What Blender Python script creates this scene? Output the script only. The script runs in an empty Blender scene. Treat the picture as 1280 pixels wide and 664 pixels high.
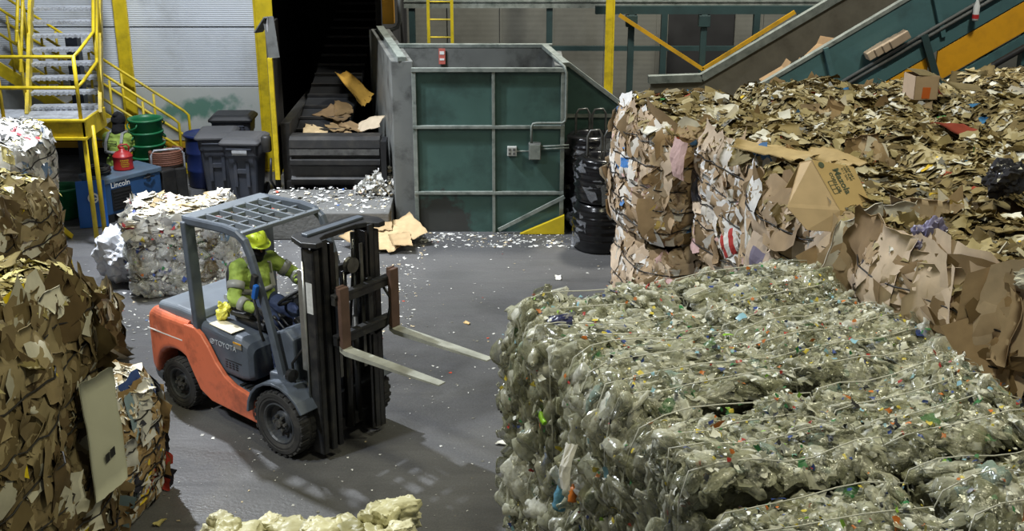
import bpy, bmesh, math, random
import numpy as np
from mathutils import Vector, Matrix, noise

random.seed(7)
COL = bpy.context.scene.collection
PI = math.pi


# ------------------------------------------------------------------ object helpers
def thing(name, label, cat, loc=(0, 0, 0), rotz=0.0, group=None, kind=None):
    o = bpy.data.objects.new(name, None)
    COL.objects.link(o)
    o.empty_display_size = 0.1
    o.location = loc
    o.rotation_euler = (0, 0, rotz)
    o['label'] = label
    o['category'] = cat
    if group:
        o['group'] = group
    if kind:
        o['kind'] = kind
    return o


def tag(o, label, cat, group=None, kind=None):
    o['label'] = label
    o['category'] = cat
    if group:
        o['group'] = group
    if kind:
        o['kind'] = kind
    return o


def structure(o):
    o['kind'] = 'structure'
    return o


def copy_tree(o, parent=None):
    c = o.copy()
    COL.objects.link(c)
    if parent:
        c.parent = parent
    for ch in [k for k in o.children]:
        copy_tree(ch, c)
    return c


class MB:
    """collects primitive shapes for ONE mesh object"""

    def __init__(self):
        self.v = []
        self.f = []
        self.m = []
        self.mi = 0

    def add(self, verts, faces):
        b = len(self.v)
        self.v.extend([tuple(p) for p in verts])
        for f in faces:
            self.f.append(tuple(b + i for i in f))
            self.m.append(self.mi)
        return self

    def box(self, c, s, rot=None):
        x, y, z = s[0] / 2, s[1] / 2, s[2] / 2
        vs = [Vector((a, b, d)) for a in (-x, x) for b in (-y, y) for d in (-z, z)]
        if rot is not None:
            R = rot if isinstance(rot, Matrix) else Matrix.Rotation(rot[2], 3, 'Z') @ Matrix.Rotation(rot[1], 3, 'Y') @ Matrix.Rotation(rot[0], 3, 'X')
            vs = [R @ p for p in vs]
        c = Vector(c)
        return self.add([p + c for p in vs], [(0, 1, 3, 2), (4, 6, 7, 5), (0, 4, 5, 1), (2, 3, 7, 6), (0, 2, 6, 4), (1, 5, 7, 3)])

    def b2(self, lo, hi):
        return self.box([(lo[i] + hi[i]) / 2 for i in range(3)], [abs(hi[i] - lo[i]) for i in range(3)])

    def bar(self, p, q, w, h, up=(0, 0, 1)):
        p, q = Vector(p), Vector(q)
        d = (q - p)
        L = d.length
        x = d.normalized()
        u = Vector(up)
        if abs(x.dot(u)) > 0.98:
            u = Vector((0, 1, 0))
        y = u.cross(x).normalized()
        z = x.cross(y)
        R = Matrix((x, y, z)).transposed()
        return self.box((p + q) / 2, (L, w, h), R)

    def tube(self, pts, r, seg=8, cap=True):
        pts = [Vector(p) for p in pts]
        n = len(pts)
        rs = r if isinstance(r, (list, tuple)) else [r] * n
        prev = None
        vs, fs = [], []
        for i, p in enumerate(pts):
            t = (pts[min(i + 1, n - 1)] - pts[max(i - 1, 0)])
            t = t.normalized() if t.length > 1e-9 else Vector((0, 0, 1))
            if prev is None:
                a = Vector((0, 0, 1)) if abs(t.z) < 0.9 else Vector((1, 0, 0))
                u = t.cross(a).normalized()
            else:
                u = (prev - t * prev.dot(t))
                u = u.normalized() if u.length > 1e-6 else t.orthogonal().normalized()
            prev = u
            w = t.cross(u)
            for k in range(seg):
                an = 2 * PI * k / seg
                vs.append(p + (u * math.cos(an) + w * math.sin(an)) * rs[i])
        for i in range(n - 1):
            for k in range(seg):
                k2 = (k + 1) % seg
                fs.append((i * seg + k, i * seg + k2, (i + 1) * seg + k2, (i + 1) * seg + k))
        if cap:
            fs.append(tuple(reversed(range(seg))))
            fs.append(tuple((n - 1) * seg + k for k in range(seg)))
        return self.add(vs, fs)

    def lathe(self, prof, seg=24, M=None, close=False):
        """prof: list of (r, z); spun about local z; M places it"""
        vs, fs = [], []
        for r, z in prof:
            for k in range(seg):
                a = 2 * PI * k / seg
                p = Vector((r * math.cos(a), r * math.sin(a), z))
                vs.append(M @ p if M is not None else p)
        n = len(prof)
        for i in range(n if close else n - 1):
            j = (i + 1) % n
            for k in range(seg):
                k2 = (k + 1) % seg
                fs.append((i * seg + k, i * seg + k2, j * seg + k2, j * seg + k))
        if not close:
            if prof[0][0] > 1e-5:
                fs.append(tuple(reversed(range(seg))))
            if prof[-1][0] > 1e-5:
                fs.append(tuple((n - 1) * seg + k for k in range(seg)))
        return self.add(vs, fs)

    def prism(self, poly, a, b, axis='y'):
        """poly in the two other axes, extruded from a to b along axis"""
        def pt(p, t):
            if axis == 'y':
                return (p[0], t, p[1])
            if axis == 'x':
                return (t, p[0], p[1])
            return (p[0], p[1], t)
        n = len(poly)
        vs = [pt(p, a) for p in poly] + [pt(p, b) for p in poly]
        fs = [tuple(range(n)), tuple(reversed(range(n, 2 * n)))]
        for i in range(n):
            j = (i + 1) % n
            fs.append((i, i + n, j + n, j))
        return self.add(vs, fs)

    def loft(self, rings, cap=True):
        n = len(rings[0])
        vs = [p for r in rings for p in r]
        fs = []
        for i in range(len(rings) - 1):
            for k in range(n):
                k2 = (k + 1) % n
                fs.append((i * n + k, i * n + k2, (i + 1) * n + k2, (i + 1) * n + k))
        if cap:
            fs.append(tuple(reversed(range(n))))
            fs.append(tuple((len(rings) - 1) * n + k for k in range(n)))
        return self.add(vs, fs)

    def build(self, name, mat, parent=None, bevel=0.0, smooth=False, sub=0, seg=2):
        me = bpy.data.meshes.new(name)
        me.from_pydata(self.v, [], self.f)
        mats = mat if isinstance(mat, (list, tuple)) else [mat]
        for m in mats:
            me.materials.append(m)
        if len(mats) > 1:
            me.polygons.foreach_set('material_index', self.m)
        bm = bmesh.new()
        bm.from_mesh(me)
        bmesh.ops.recalc_face_normals(bm, faces=bm.faces)
        bm.to_mesh(me)
        bm.free()
        if smooth:
            me.polygons.foreach_set('use_smooth', [True] * len(me.polygons))
        me.update()
        o = bpy.data.objects.new(name, me)
        COL.objects.link(o)
        if parent:
            o.parent = parent
        if bevel:
            md = o.modifiers.new('bevel', 'BEVEL')
            md.width = bevel
            md.segments = seg
            md.limit_method = 'ANGLE'
            md.angle_limit = math.radians(35)
        if sub:
            md = o.modifiers.new('sub', 'SUBSURF')
            md.levels = sub
            md.render_levels = sub
        return o


def arr_obj(name, V, Fq, mat, parent=None, col=None, smooth=False, mis=None):
    """object from numpy arrays: V (n,3), Fq (m,4) quads, col (n,3)"""
    me = bpy.data.meshes.new(name)
    nf = len(Fq)
    me.vertices.add(len(V))
    me.vertices.foreach_set('co', np.ascontiguousarray(V, dtype=np.float32).ravel())
    k = Fq.shape[1]
    me.loops.add(nf * k)
    me.loops.foreach_set('vertex_index', np.ascontiguousarray(Fq, dtype=np.int32).ravel())
    me.polygons.add(nf)
    me.polygons.foreach_set('loop_start', np.arange(0, nf * k, k, dtype=np.int32))
    for m in (mat if isinstance(mat, (list, tuple)) else [mat]):
        me.materials.append(m)
    if mis is not None:
        me.polygons.foreach_set('material_index', np.ascontiguousarray(mis, dtype=np.int32))
    me.update(calc_edges=True)
    if smooth:
        me.polygons.foreach_set('use_smooth', np.ones(nf, dtype=bool))
    if col is not None:
        at = me.attributes.new('item_colour', 'FLOAT_COLOR', 'POINT')
        c4 = np.ones((len(V), 4), dtype=np.float32)
        c4[:, :3] = col
        at.data.foreach_set('color', c4.ravel())
    o = bpy.data.objects.new(name, me)
    COL.objects.link(o)
    if parent:
        o.parent = parent
    return o


# ------------------------------------------------------------------ materials
def srgb(r, g, b):
    f = lambda c: (c / 255 / 12.92) if c / 255 <= 0.04045 else ((c / 255 + 0.055) / 1.055) ** 2.4
    return (f(r), f(g), f(b))


def pmat(name, col, rough=0.6, metal=0.0, var=0.0, scale=6.0, dirt=None, dirt_amt=0.0, dirt_scale=3.0, bump=0.0, bump_scale=40.0, spec=0.5, coord='Object', alpha=1.0):
    m = bpy.data.materials.new(name)
    m.use_nodes = True
    nt = m.node_tree
    N, L = nt.nodes, nt.links
    bs = N['Principled BSDF']
    bs.inputs['Base Color'].default_value = (*col, 1)
    bs.inputs['Roughness'].default_value = rough
    bs.inputs['Metallic'].default_value = metal
    bs.inputs['Specular IOR Level'].default_value = spec
    if alpha < 1:
        bs.inputs['Alpha'].default_value = alpha
    tc = N.new('ShaderNodeTexCoord')
    last = None
    if var:
        nz = N.new('ShaderNodeTexNoise')
        nz.inputs['Scale'].default_value = scale
        nz.inputs['Detail'].default_value = 5
        L.new(tc.outputs[coord], nz.inputs['Vector'])
        mr = N.new('ShaderNodeMapRange')
        mr.inputs[1].default_value = 0.3
        mr.inputs[2].default_value = 0.7
        mr.inputs[3].default_value = 1 - var
        mr.inputs[4].default_value = 1 + var
        L.new(nz.outputs['Fac'], mr.inputs[0])
        mx = N.new('ShaderNodeVectorMath')
        mx.operation = 'SCALE'
        mx.inputs[0].default_value = col
        L.new(mr.outputs[0], mx.inputs['Scale'])
        last = mx.outputs[0]
    if dirt is not None:
        nz = N.new('ShaderNodeTexNoise')
        nz.inputs['Scale'].default_value = dirt_scale
        nz.inputs['Detail'].default_value = 8
        nz.inputs['Roughness'].default_value = 0.65
        L.new(tc.outputs[coord], nz.inputs['Vector'])
        mr = N.new('ShaderNodeMapRange')
        mr.inputs[1].default_value = 0.48
        mr.inputs[2].default_value = 0.68
        mr.inputs[3].default_value = 0
        mr.inputs[4].default_value = dirt_amt
        L.new(nz.outputs['Fac'], mr.inputs[0])
        mix = N.new('ShaderNodeMix')
        mix.data_type = 'RGBA'
        L.new(mr.outputs[0], mix.inputs['Factor'])
        if last is not None:
            L.new(last, mix.inputs['A'])
        else:
            mix.inputs['A'].default_value = (*col, 1)
        mix.inputs['B'].default_value = (*dirt, 1)
        last = mix.outputs['Result']
    if last is not None:
        L.new(last, bs.inputs['Base Color'])
    if bump:
        nz = N.new('ShaderNodeTexNoise')
        nz.inputs['Scale'].default_value = bump_scale
        nz.inputs['Detail'].default_value = 4
        L.new(tc.outputs[coord], nz.inputs['Vector'])
        bp = N.new('ShaderNodeBump')
        bp.inputs['Strength'].default_value = bump
        bp.inputs['Distance'].default_value = 0.02
        L.new(nz.outputs['Fac'], bp.inputs['Height'])
        L.new(bp.outputs[0], bs.inputs['Normal'])
    return m


def item_mat(name, rough=0.75, alpha=1.0, var=0.15, scale=14.0, spec=0.3, trans_tint=None, bump=0.0, bscale=30.0):
    """each piece carries its own colour in the mesh attribute item_colour"""
    m = bpy.data.materials.new(name)
    m.use_nodes = True
    nt = m.node_tree
    N, L = nt.nodes, nt.links
    bs = N['Principled BSDF']
    at = N.new('ShaderNodeAttribute')
    at.attribute_name = 'item_colour'
    tc = N.new('ShaderNodeTexCoord')
    nz = N.new('ShaderNodeTexNoise')
    nz.inputs['Scale'].default_value = scale
    nz.inputs['Detail'].default_value = 4
    L.new(tc.outputs['Object'], nz.inputs['Vector'])
    mr = N.new('ShaderNodeMapRange')
    mr.inputs[1].default_value = 0.3
    mr.inputs[2].default_value = 0.7
    mr.inputs[3].default_value = 1 - var
    mr.inputs[4].default_value = 1 + var
    L.new(nz.outputs['Fac'], mr.inputs[0])
    mx = N.new('ShaderNodeVectorMath')
    mx.operation = 'SCALE'
    L.new(at.outputs['Color'], mx.inputs[0])
    L.new(mr.outputs[0], mx.inputs['Scale'])
    L.new(mx.outputs[0], bs.inputs['Base Color'])
    bs.inputs['Roughness'].default_value = rough
    bs.inputs['Specular IOR Level'].default_value = spec
    if bump:
        n2 = N.new('ShaderNodeTexNoise')
        n2.inputs['Scale'].default_value = bscale
        n2.inputs['Detail'].default_value = 3
        L.new(tc.outputs['Object'], n2.inputs['Vector'])
        bp = N.new('ShaderNodeBump')
        bp.inputs['Strength'].default_value = bump
        bp.inputs['Distance'].default_value = 0.02
        L.new(n2.outputs['Fac'], bp.inputs['Height'])
        L.new(bp.outputs[0], bs.inputs['Normal'])
    if alpha < 1:
        bs.inputs['Alpha'].default_value = alpha
    return m


YEL = pmat('yellow_paint', srgb(205, 180, 30), 0.45, var=0.12, dirt=srgb(70, 62, 30), dirt_amt=0.55, dirt_scale=2.5)
YEL_DK = pmat('ochre_paint', srgb(190, 145, 25), 0.5, var=0.1, dirt=srgb(60, 52, 30), dirt_amt=0.5)
NAVY = pmat('navy_steel', srgb(38, 48, 66), 0.5, var=0.15, dirt=srgb(30, 28, 26), dirt_amt=0.4)
GALV = pmat('galvanised_steel', srgb(182, 186, 192), 0.45, 0.25, var=0.2, scale=30, dirt=srgb(70, 68, 64), dirt_amt=0.5)
GREEN = pmat('machine_green', srgb(60, 88, 82), 0.5, var=0.14, scale=1.5, dirt=srgb(24, 38, 36), dirt_amt=0.7, dirt_scale=1.6)
GREEN_RIB = pmat('worn_grey_rib', srgb(120, 126, 120), 0.6, var=0.2, scale=9, dirt=srgb(60, 72, 66), dirt_amt=0.7, dirt_scale=6)
TEAL = pmat('teal_paint', srgb(70, 104, 106), 0.5, var=0.1, scale=2, dirt=srgb(44, 54, 54), dirt_amt=0.5, dirt_scale=2)
TEAL_DK = pmat('dark_teal_paint', srgb(40, 62, 62), 0.55, var=0.1, dirt=srgb(24, 28, 28), dirt_amt=0.5)
ORANGE_PANEL = pmat('orange_guard_paint', srgb(222, 160, 28), 0.5, var=0.07, scale=2, dirt=srgb(120, 84, 28), dirt_amt=0.35, dirt_scale=2)
GREY_STEEL = pmat('grey_steel', srgb(100, 102, 99), 0.6, var=0.15, scale=2, dirt=srgb(38, 38, 36), dirt_amt=0.85, dirt_scale=2.2)
DARK_STEEL = pmat('dark_steel', srgb(46, 46, 46), 0.5, 0.3, var=0.2, dirt=srgb(80, 76, 70), dirt_amt=0.4, dirt_scale=5)
WORN_STEEL = pmat('worn_steel', srgb(104, 104, 102), 0.4, 0.5, var=0.25, scale=8, dirt=srgb(40, 38, 36), dirt_amt=0.7, dirt_scale=6)
BLACK = pmat('black_paint', srgb(24, 25, 27), 0.5, var=0.1)
BLACK_GLOSS = pmat('black_gloss', srgb(18, 18, 20), 0.22, var=0.1)
RUBBER = pmat('tyre_rubber', srgb(44, 44, 45), 0.8, var=0.2, scale=9, dirt=srgb(90, 88, 84), dirt_amt=0.45, dirt_scale=4)
FL_ORANGE = pmat('truck_orange', srgb(216, 116, 84), 0.36, var=0.05, scale=3, dirt=srgb(70, 48, 44), dirt_amt=0.7, dirt_scale=2.4)
FL_GREY = pmat('truck_grey', srgb(84, 92, 104), 0.45, var=0.08, dirt=srgb(40, 42, 44), dirt_amt=0.35, dirt_scale=4)
FL_GREY_LT = pmat('truck_hood_grey', srgb(112, 120, 130), 0.5, var=0.08, dirt=srgb(58, 60, 62), dirt_amt=0.4, dirt_scale=3)
FL_BLACK = pmat('truck_black', srgb(34, 35, 38), 0.42, var=0.2, dirt=srgb(80, 78, 72), dirt_amt=0.4, dirt_scale=8)
STEEL_BRIGHT = pmat('bright_steel', srgb(190, 192, 190), 0.28, 0.8, var=0.15, scale=12)
FORK_STEEL = pmat('fork_steel', srgb(186, 188, 178), 0.3, 0.3, var=0.2, scale=5, dirt=srgb(90, 84, 70), dirt_amt=0.4, dirt_scale=3)
RUST = pmat('rust_brown_steel', srgb(98, 76, 66), 0.55, 0.2, var=0.2, scale=8)
VINYL = pmat('black_vinyl', srgb(30, 31, 34), 0.5, var=0.1)
WHITE = pmat('white_marking', srgb(225, 226, 222), 0.6)
PAPER = pmat('plain_paper', srgb(214, 206, 184), 0.8, var=0.06)
RED = pmat('red_enamel', srgb(182, 44, 44), 0.4, var=0.08, dirt=srgb(110, 30, 30), dirt_amt=0.4)
BLUE = pmat('blue_paint', srgb(44, 84, 132), 0.45, var=0.12, dirt=srgb(36, 44, 56), dirt_amt=0.6)
BLUE_BRIGHT = pmat('bright_blue_plastic', srgb(36, 96, 180), 0.35, var=0.05)
BLUE_DRUM = pmat('blue_drum_plastic', srgb(34, 48, 96), 0.4, var=0.1)
TOTER = pmat('dark_grey_plastic', srgb(66, 70, 80), 0.55, var=0.08, dirt=srgb(96, 94, 92), dirt_amt=0.3, dirt_scale=4)
TOTER_LID = pmat('grey_lid_plastic', srgb(92, 92, 94), 0.6, var=0.08, dirt=srgb(60, 60, 60), dirt_amt=0.4)
TUB_GREEN = pmat('green_tub_plastic', srgb(32, 112, 70), 0.42, var=0.08)
HIVIS = pmat('hivis_yellow_green', srgb(150, 174, 78), 0.75, var=0.1, scale=12, dirt=srgb(84, 96, 44), dirt_amt=0.55, dirt_scale=7, bump=0.5, bump_scale=22)
HIVIS_HAT = pmat('hivis_helmet', srgb(204, 226, 60), 0.35, var=0.03)
REFLECT = pmat('grey_reflective_tape', srgb(150, 152, 150), 0.45, var=0.08)
DENIM = pmat('navy_denim', srgb(42, 54, 84), 0.85, var=0.15, scale=12, bump=0.4, bump_scale=25)
KNIT = pmat('black_knit', srgb(22, 22, 25), 0.9, var=0.2, scale=40)
SKIN = pmat('skin', srgb(150, 104, 80), 0.55, var=0.06)
BOOT = pmat('boot_leather', srgb(50, 40, 32), 0.6, var=0.15)
YELLOW_BAG = pmat('yellow_plastic_bag', srgb(226, 220, 92), 0.4, var=0.08)
COPPER_HOSE = pmat('brown_hose', srgb(128, 84, 66), 0.6, var=0.15)

# pieces in the bales
M_CARD = item_mat('cardboard_items', 0.85, 1.0, 0.12, 9, 0.15)
M_FILM = item_mat('paper_and_film_items', 0.45, 1.0, 0.1, 9, 0.45)
M_PET = item_mat('clear_plastic_items', 0.15, 1.0, 0.25, 22, 0.9, bump=0.35, bscale=34)


def thin_film(m, lo, hi):
    """clear plastic: more see-through face on than at its curved edges"""
    nt = m.node_tree
    lw = nt.nodes.new('ShaderNodeLayerWeight')
    lw.inputs['Blend'].default_value = 0.45
    mr = nt.nodes.new('ShaderNodeMapRange')
    mr.inputs[1].default_value = 0.1
    mr.inputs[2].default_value = 0.8
    mr.inputs[3].default_value = lo
    mr.inputs[4].default_value = hi
    nt.links.new(lw.outputs['Facing'], mr.inputs[0])
    nt.links.new(mr.outputs[0], nt.nodes['Principled BSDF'].inputs['Alpha'])


thin_film(M_PET, 0.30, 0.92)
M_CAP = item_mat('cap_and_label_items', 0.4, 1.0, 0.05, 9, 0.4)
CORE_CARD = pmat('pressed_cardboard_core', srgb(92, 76, 48), 0.9, var=0.35, scale=14, bump=1.0, bump_scale=30)
CORE_PET = pmat('pressed_plastic_core', srgb(84, 84, 66), 0.45, var=0.4, scale=18, bump=1.0, bump_scale=30)
CORE_PAPER = pmat('pressed_paper_core', srgb(150, 146, 136), 0.9, var=0.3, scale=18, bump=1.0, bump_scale=30)
WIRE = pmat('baling_wire_steel', srgb(44, 42, 40), 0.5, 0.4)
WIRE_BRIGHT = pmat('bright_baling_wire', srgb(206, 206, 196), 0.4, 0.0)

PAL_BROWN = [(srgb(152, 139, 102), 5), (srgb(134, 119, 82), 5), (srgb(170, 158, 124), 3.5), (srgb(114, 99, 67), 4), (srgb(92, 80, 54), 3), (srgb(196, 190, 170), 1.6),
             (srgb(214, 212, 202), 1.0), (srgb(120, 118, 112), 0.7), (srgb(150, 66, 50), 0.10), (srgb(60, 110, 150), 0.06), (srgb(222, 190, 70), 0.08), (srgb(60, 130, 70), 0.06)]
PAL_SIDE = [(srgb(190, 168, 142), 5), (srgb(176, 152, 122), 5), (srgb(204, 184, 160), 4.5), (srgb(152, 128, 98), 3), (srgb(122, 102, 74), 1.2), (srgb(218, 212, 202), 2.8),
            (srgb(228, 226, 222), 2.0), (srgb(176, 70, 60), 0.12), (srgb(90, 130, 180), 0.2), (srgb(206, 180, 110), 0.25), (srgb(80, 74, 76), 0.3), (srgb(206, 172, 168), 0.5)]
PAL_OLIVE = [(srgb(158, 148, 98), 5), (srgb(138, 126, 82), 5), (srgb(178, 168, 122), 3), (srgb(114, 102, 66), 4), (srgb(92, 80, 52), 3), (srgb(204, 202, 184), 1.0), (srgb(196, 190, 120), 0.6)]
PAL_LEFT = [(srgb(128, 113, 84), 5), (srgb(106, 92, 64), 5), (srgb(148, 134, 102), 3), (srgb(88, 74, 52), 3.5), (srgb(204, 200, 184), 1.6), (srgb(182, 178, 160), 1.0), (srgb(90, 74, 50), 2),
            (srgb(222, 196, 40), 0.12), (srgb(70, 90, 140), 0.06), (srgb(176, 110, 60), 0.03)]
PAL_PRINT = [(srgb(176, 150, 112), 4), (srgb(206, 204, 198), 4), (srgb(150, 124, 86), 3), (srgb(70, 92, 150), 0.7), (srgb(60, 60, 70), 0.8), (srgb(220, 190, 60), 0.6), (srgb(180, 70, 60), 0.5), (srgb(130, 150, 160), 0.7)]
PAL_WHITE = [(srgb(222, 222, 218), 6), (srgb(202, 202, 200), 4), (srgb(180, 180, 180), 2), (srgb(226, 214, 150), 0.8), (srgb(208, 90, 100), 0.4), (srgb(120, 150, 190), 0.3), (srgb(90, 90, 90), 0.6)]
PAL_MIXTOP = [(srgb(212, 206, 190), 5), (srgb(186, 180, 164), 4), (srgb(202, 186, 152), 3), (srgb(160, 142, 110), 2), (srgb(230, 230, 226), 3), (srgb(210, 110, 120), 0.25), (srgb(120, 116, 110), 1)]
PAL_PET = [(srgb(198, 198, 180), 6), (srgb(178, 179, 156), 5), (srgb(228, 229, 218), 3.5), (srgb(152, 153, 126), 4), (srgb(124, 125, 104), 3), (srgb(150, 170, 160), 0.6), (srgb(70, 120, 70), 0.18), (srgb(130, 140, 160), 0.2)]
PAL_PETCLEAR = [(srgb(222, 224, 226), 6), (srgb(204, 206, 206), 5), (srgb(228, 230, 226), 4), (srgb(160, 162, 150), 2), (srgb(120, 104, 70), 0.7), (srgb(70, 90, 170), 0.25), (srgb(90, 130, 80), 0.25)]
PAL_CAP = [(srgb(226, 228, 220), 10), (srgb(50, 72, 140), 1.6), (srgb(206, 120, 56), 1.4), (srgb(176, 60, 54), 1.0), (srgb(214, 196, 80), 1.4), (srgb(56, 124, 74), 1.2), (srgb(140, 186, 206), 1.0), (srgb(46, 48, 52), 2.4), (srgb(150, 200, 70), .4), (srgb(150, 152, 140), 4)]
PAL_BAG = [(srgb(200, 196, 158), 5), (srgb(184, 180, 140), 4), (srgb(214, 210, 178), 3), (srgb(158, 154, 114), 2)]


def pick_cols(rng, pal, n, jit=0.12):
    w = np.array([p[1] for p in pal], float)
    w /= w.sum()
    idx = rng.choice(len(pal), n, p=w)
    c = np.array([p[0] for p in pal])[idx]
    return c * (1 + (rng.random((n, 1)) - 0.5) * 2 * jit)


# ------------------------------------------------------------------ crumpled sheets
def sheets(rng, pos, nrm, size, aspect=(0.5, 1.0), g=4, crump=0.10, fold=0.25, spin=None, ref=(0, 0, 1), ragged=0.45, skew=0.4):
    """arrays for N crumpled torn sheets: returns V (N,g*g,3) and one sheet's quads"""
    N = len(pos)
    nrm = nrm / np.linalg.norm(nrm, axis=1, keepdims=True)
    refv = np.tile(np.array(ref, float), (N, 1))
    bad = np.abs((nrm * refv).sum(1)) > 0.9
    refv[bad] = (1, 0, 0)
    t1 = np.cross(refv, nrm)
    t1 /= np.linalg.norm(t1, axis=1, keepdims=True)
    t2 = np.cross(nrm, t1)
    an = rng.random(N) * 2 * PI if spin is None else rng.normal(0, spin, N)
    ca, sa = np.cos(an)[:, None], np.sin(an)[:, None]
    a1 = t1 * ca + t2 * sa
    a2 = -t1 * sa + t2 * ca
    lin = np.linspace(-0.5, 0.5, g)
    A, B = np.meshgrid(lin, lin, indexing='ij')
    A = A.ravel()[None]
    B = B.ravel()[None]
    edge = ((np.abs(A) > 0.49) | (np.abs(B) > 0.49)).astype(float)
    h = 1.0 / (g - 1)
    ja = (rng.random((N, g * g)) - 0.5) * h * ragged * (1 + 0.4 * edge)
    jb = (rng.random((N, g * g)) - 0.5) * h * ragged * (1 + 0.4 * edge)
    a = A + ja
    b = B + jb
    # skewed, torn outline
    k1 = (rng.random((N, 1)) - 0.5) * skew
    k2 = (rng.random((N, 1)) - 0.5) * skew
    a2c = a * (1 + k1 * b)
    b2c = b * (1 + k2 * a)
    sx = size[:, None]
    sy = (size * rng.uniform(aspect[0], aspect[1], N))[:, None]
    phi = rng.random((N, 1)) * 2 * PI
    off = (rng.random((N, 1)) - 0.5) * 0.5
    d = a2c * np.cos(phi) + b2c * np.sin(phi) - off
    amp = (rng.random((N, 1)) * 2 - 0.8) * fold
    H = -np.abs(d) * amp + (rng.random((N, g * g)) - 0.5) * crump
    # gentle curl
    ph2 = rng.random((N, 1)) * 2 * PI
    e = a2c * np.cos(ph2) + b2c * np.sin(ph2)
    H -= e * e * (rng.random((N, 1)) - 0.3) * fold * 1.5
    H = H * sx
    V = pos[:, None, :] + a1[:, None, :] * (a2c * sx)[..., None] + a2[:, None, :] * (b2c * sy)[..., None] + nrm[:, None, :] * H[..., None]
    q = []
    for i in range(g - 1):
        for j in range(g - 1):
            q.append((i * g + j, (i + 1) * g + j, (i + 1) * g + j + 1, i * g + j + 1))
    return V, np.array(q)


def merge(V, q):
    N, n, _ = V.shape
    F = (q[None] + (np.arange(N) * n)[:, None, None]).reshape(-1, q.shape[1])
    return V.reshape(-1, 3), F


def thick_sheet(V, q, g, t, nrm):
    """give a single sheet (g*g,3) a real thickness"""
    nn = nrm / np.linalg.norm(nrm)
    V2 = np.concatenate([V, V - nn * t])
    n = g * g
    F = [tuple(f) for f in q] + [tuple(n + i for i in reversed(f)) for f in q]
    ring = [i * g for i in range(g)] + [(g - 1) * g + j for j in range(1, g)] + [i * g + g - 1 for i in range(g - 2, -1, -1)] + [j for j in range(g - 2, 0, -1)]
    for i in range(len(ring)):
        a, b = ring[i], ring[(i + 1) % len(ring)]
        F.append((a, b, b + n, a + n))
    return V2, np.array(F)


# ------------------------------------------------------------------ crushed bottles
def bottle_protos(rng, n=16, seg=10):
    out = []
    for i in range(n):
        jug = rng.random() < 0.25
        prof = [(0.0, 0.03), (0.85, 0.0), (1.0, 0.06), (0.90, 0.2), (1.02, 0.34), (0.9, 0.48), (1.0, 0.64), (0.8, 0.78), (0.36, 0.88), (0.27, 0.93), (0.30, 1.0), (0.0, 1.0)]
        R = 0.19 if not jug else 0.3
        vs = []
        cr = rng.uniform(0.4, 0.9)
        bend = rng.uniform(-0.5, 0.5)
        ns = rng.random((len(prof), seg)) - 0.5
        for k, (r, z) in enumerate(prof):
            for s in range(seg):
                a = 2 * PI * s / seg
                rr = r * R * (1 + ns[k, s] * 0.34 * (1 if 1 < k < 8 else 0.15))
                x = rr * math.cos(a)
                y = rr * math.sin(a) * cr
                zz = (z - 0.5) * rng.uniform(0.97, 1.03)
                x += bend * (zz ** 2)
                y += ns[k, s] * 0.02
                vs.append((x, y, zz))
        V = np.array(vs)
        q = []
        for k in range(len(prof) - 1):
            for s in range(seg):
                s2 = (s + 1) % seg
                q.append((k * seg + s, k * seg + s2, (k + 1) * seg + s2, (k + 1) * seg + s))
        out.append(V)
        Q = np.array(q)
    return out, Q


RNG0 = np.random.default_rng(11)
BOTTLES, BQ = bottle_protos(RNG0)


def place_bottles(rng, pos, nrm, size, flat=0.5, squash=1.0):
    N = len(pos)
    which = rng.integers(0, len(BOTTLES), N)
    # random axis, biased to lie in the face
    ax = rng.normal(size=(N, 3))
    ax -= nrm * (ax * nrm).sum(1, keepdims=True) * flat
    ax /= np.linalg.norm(ax, axis=1, keepdims=True)
    tmp = nrm + rng.normal(size=(N, 3)) * 0.3
    x = np.cross(tmp, ax)
    x /= np.linalg.norm(x, axis=1, keepdims=True)
    y = np.cross(ax, x)          # y leans along the face normal, the flattened side of a crushed bottle
    P = np.stack([BOTTLES[k] for k in which])
    V = pos[:, None] + (P[..., 0:1] * x[:, None] + P[..., 1:2] * squash * y[:, None] + P[..., 2:3] * ax[:, None]) * size[:, None, None]
    return V


# ------------------------------------------------------------------ bales
FACES = {'+x': ((1, 0, 0), 0, 1), '-x': ((-1, 0, 0), 0, -1), '+y': ((0, 1, 0), 1, 1), '-y': ((0, -1, 0), 1, -1), '+z': ((0, 0, 1), 2, 1)}


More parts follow.
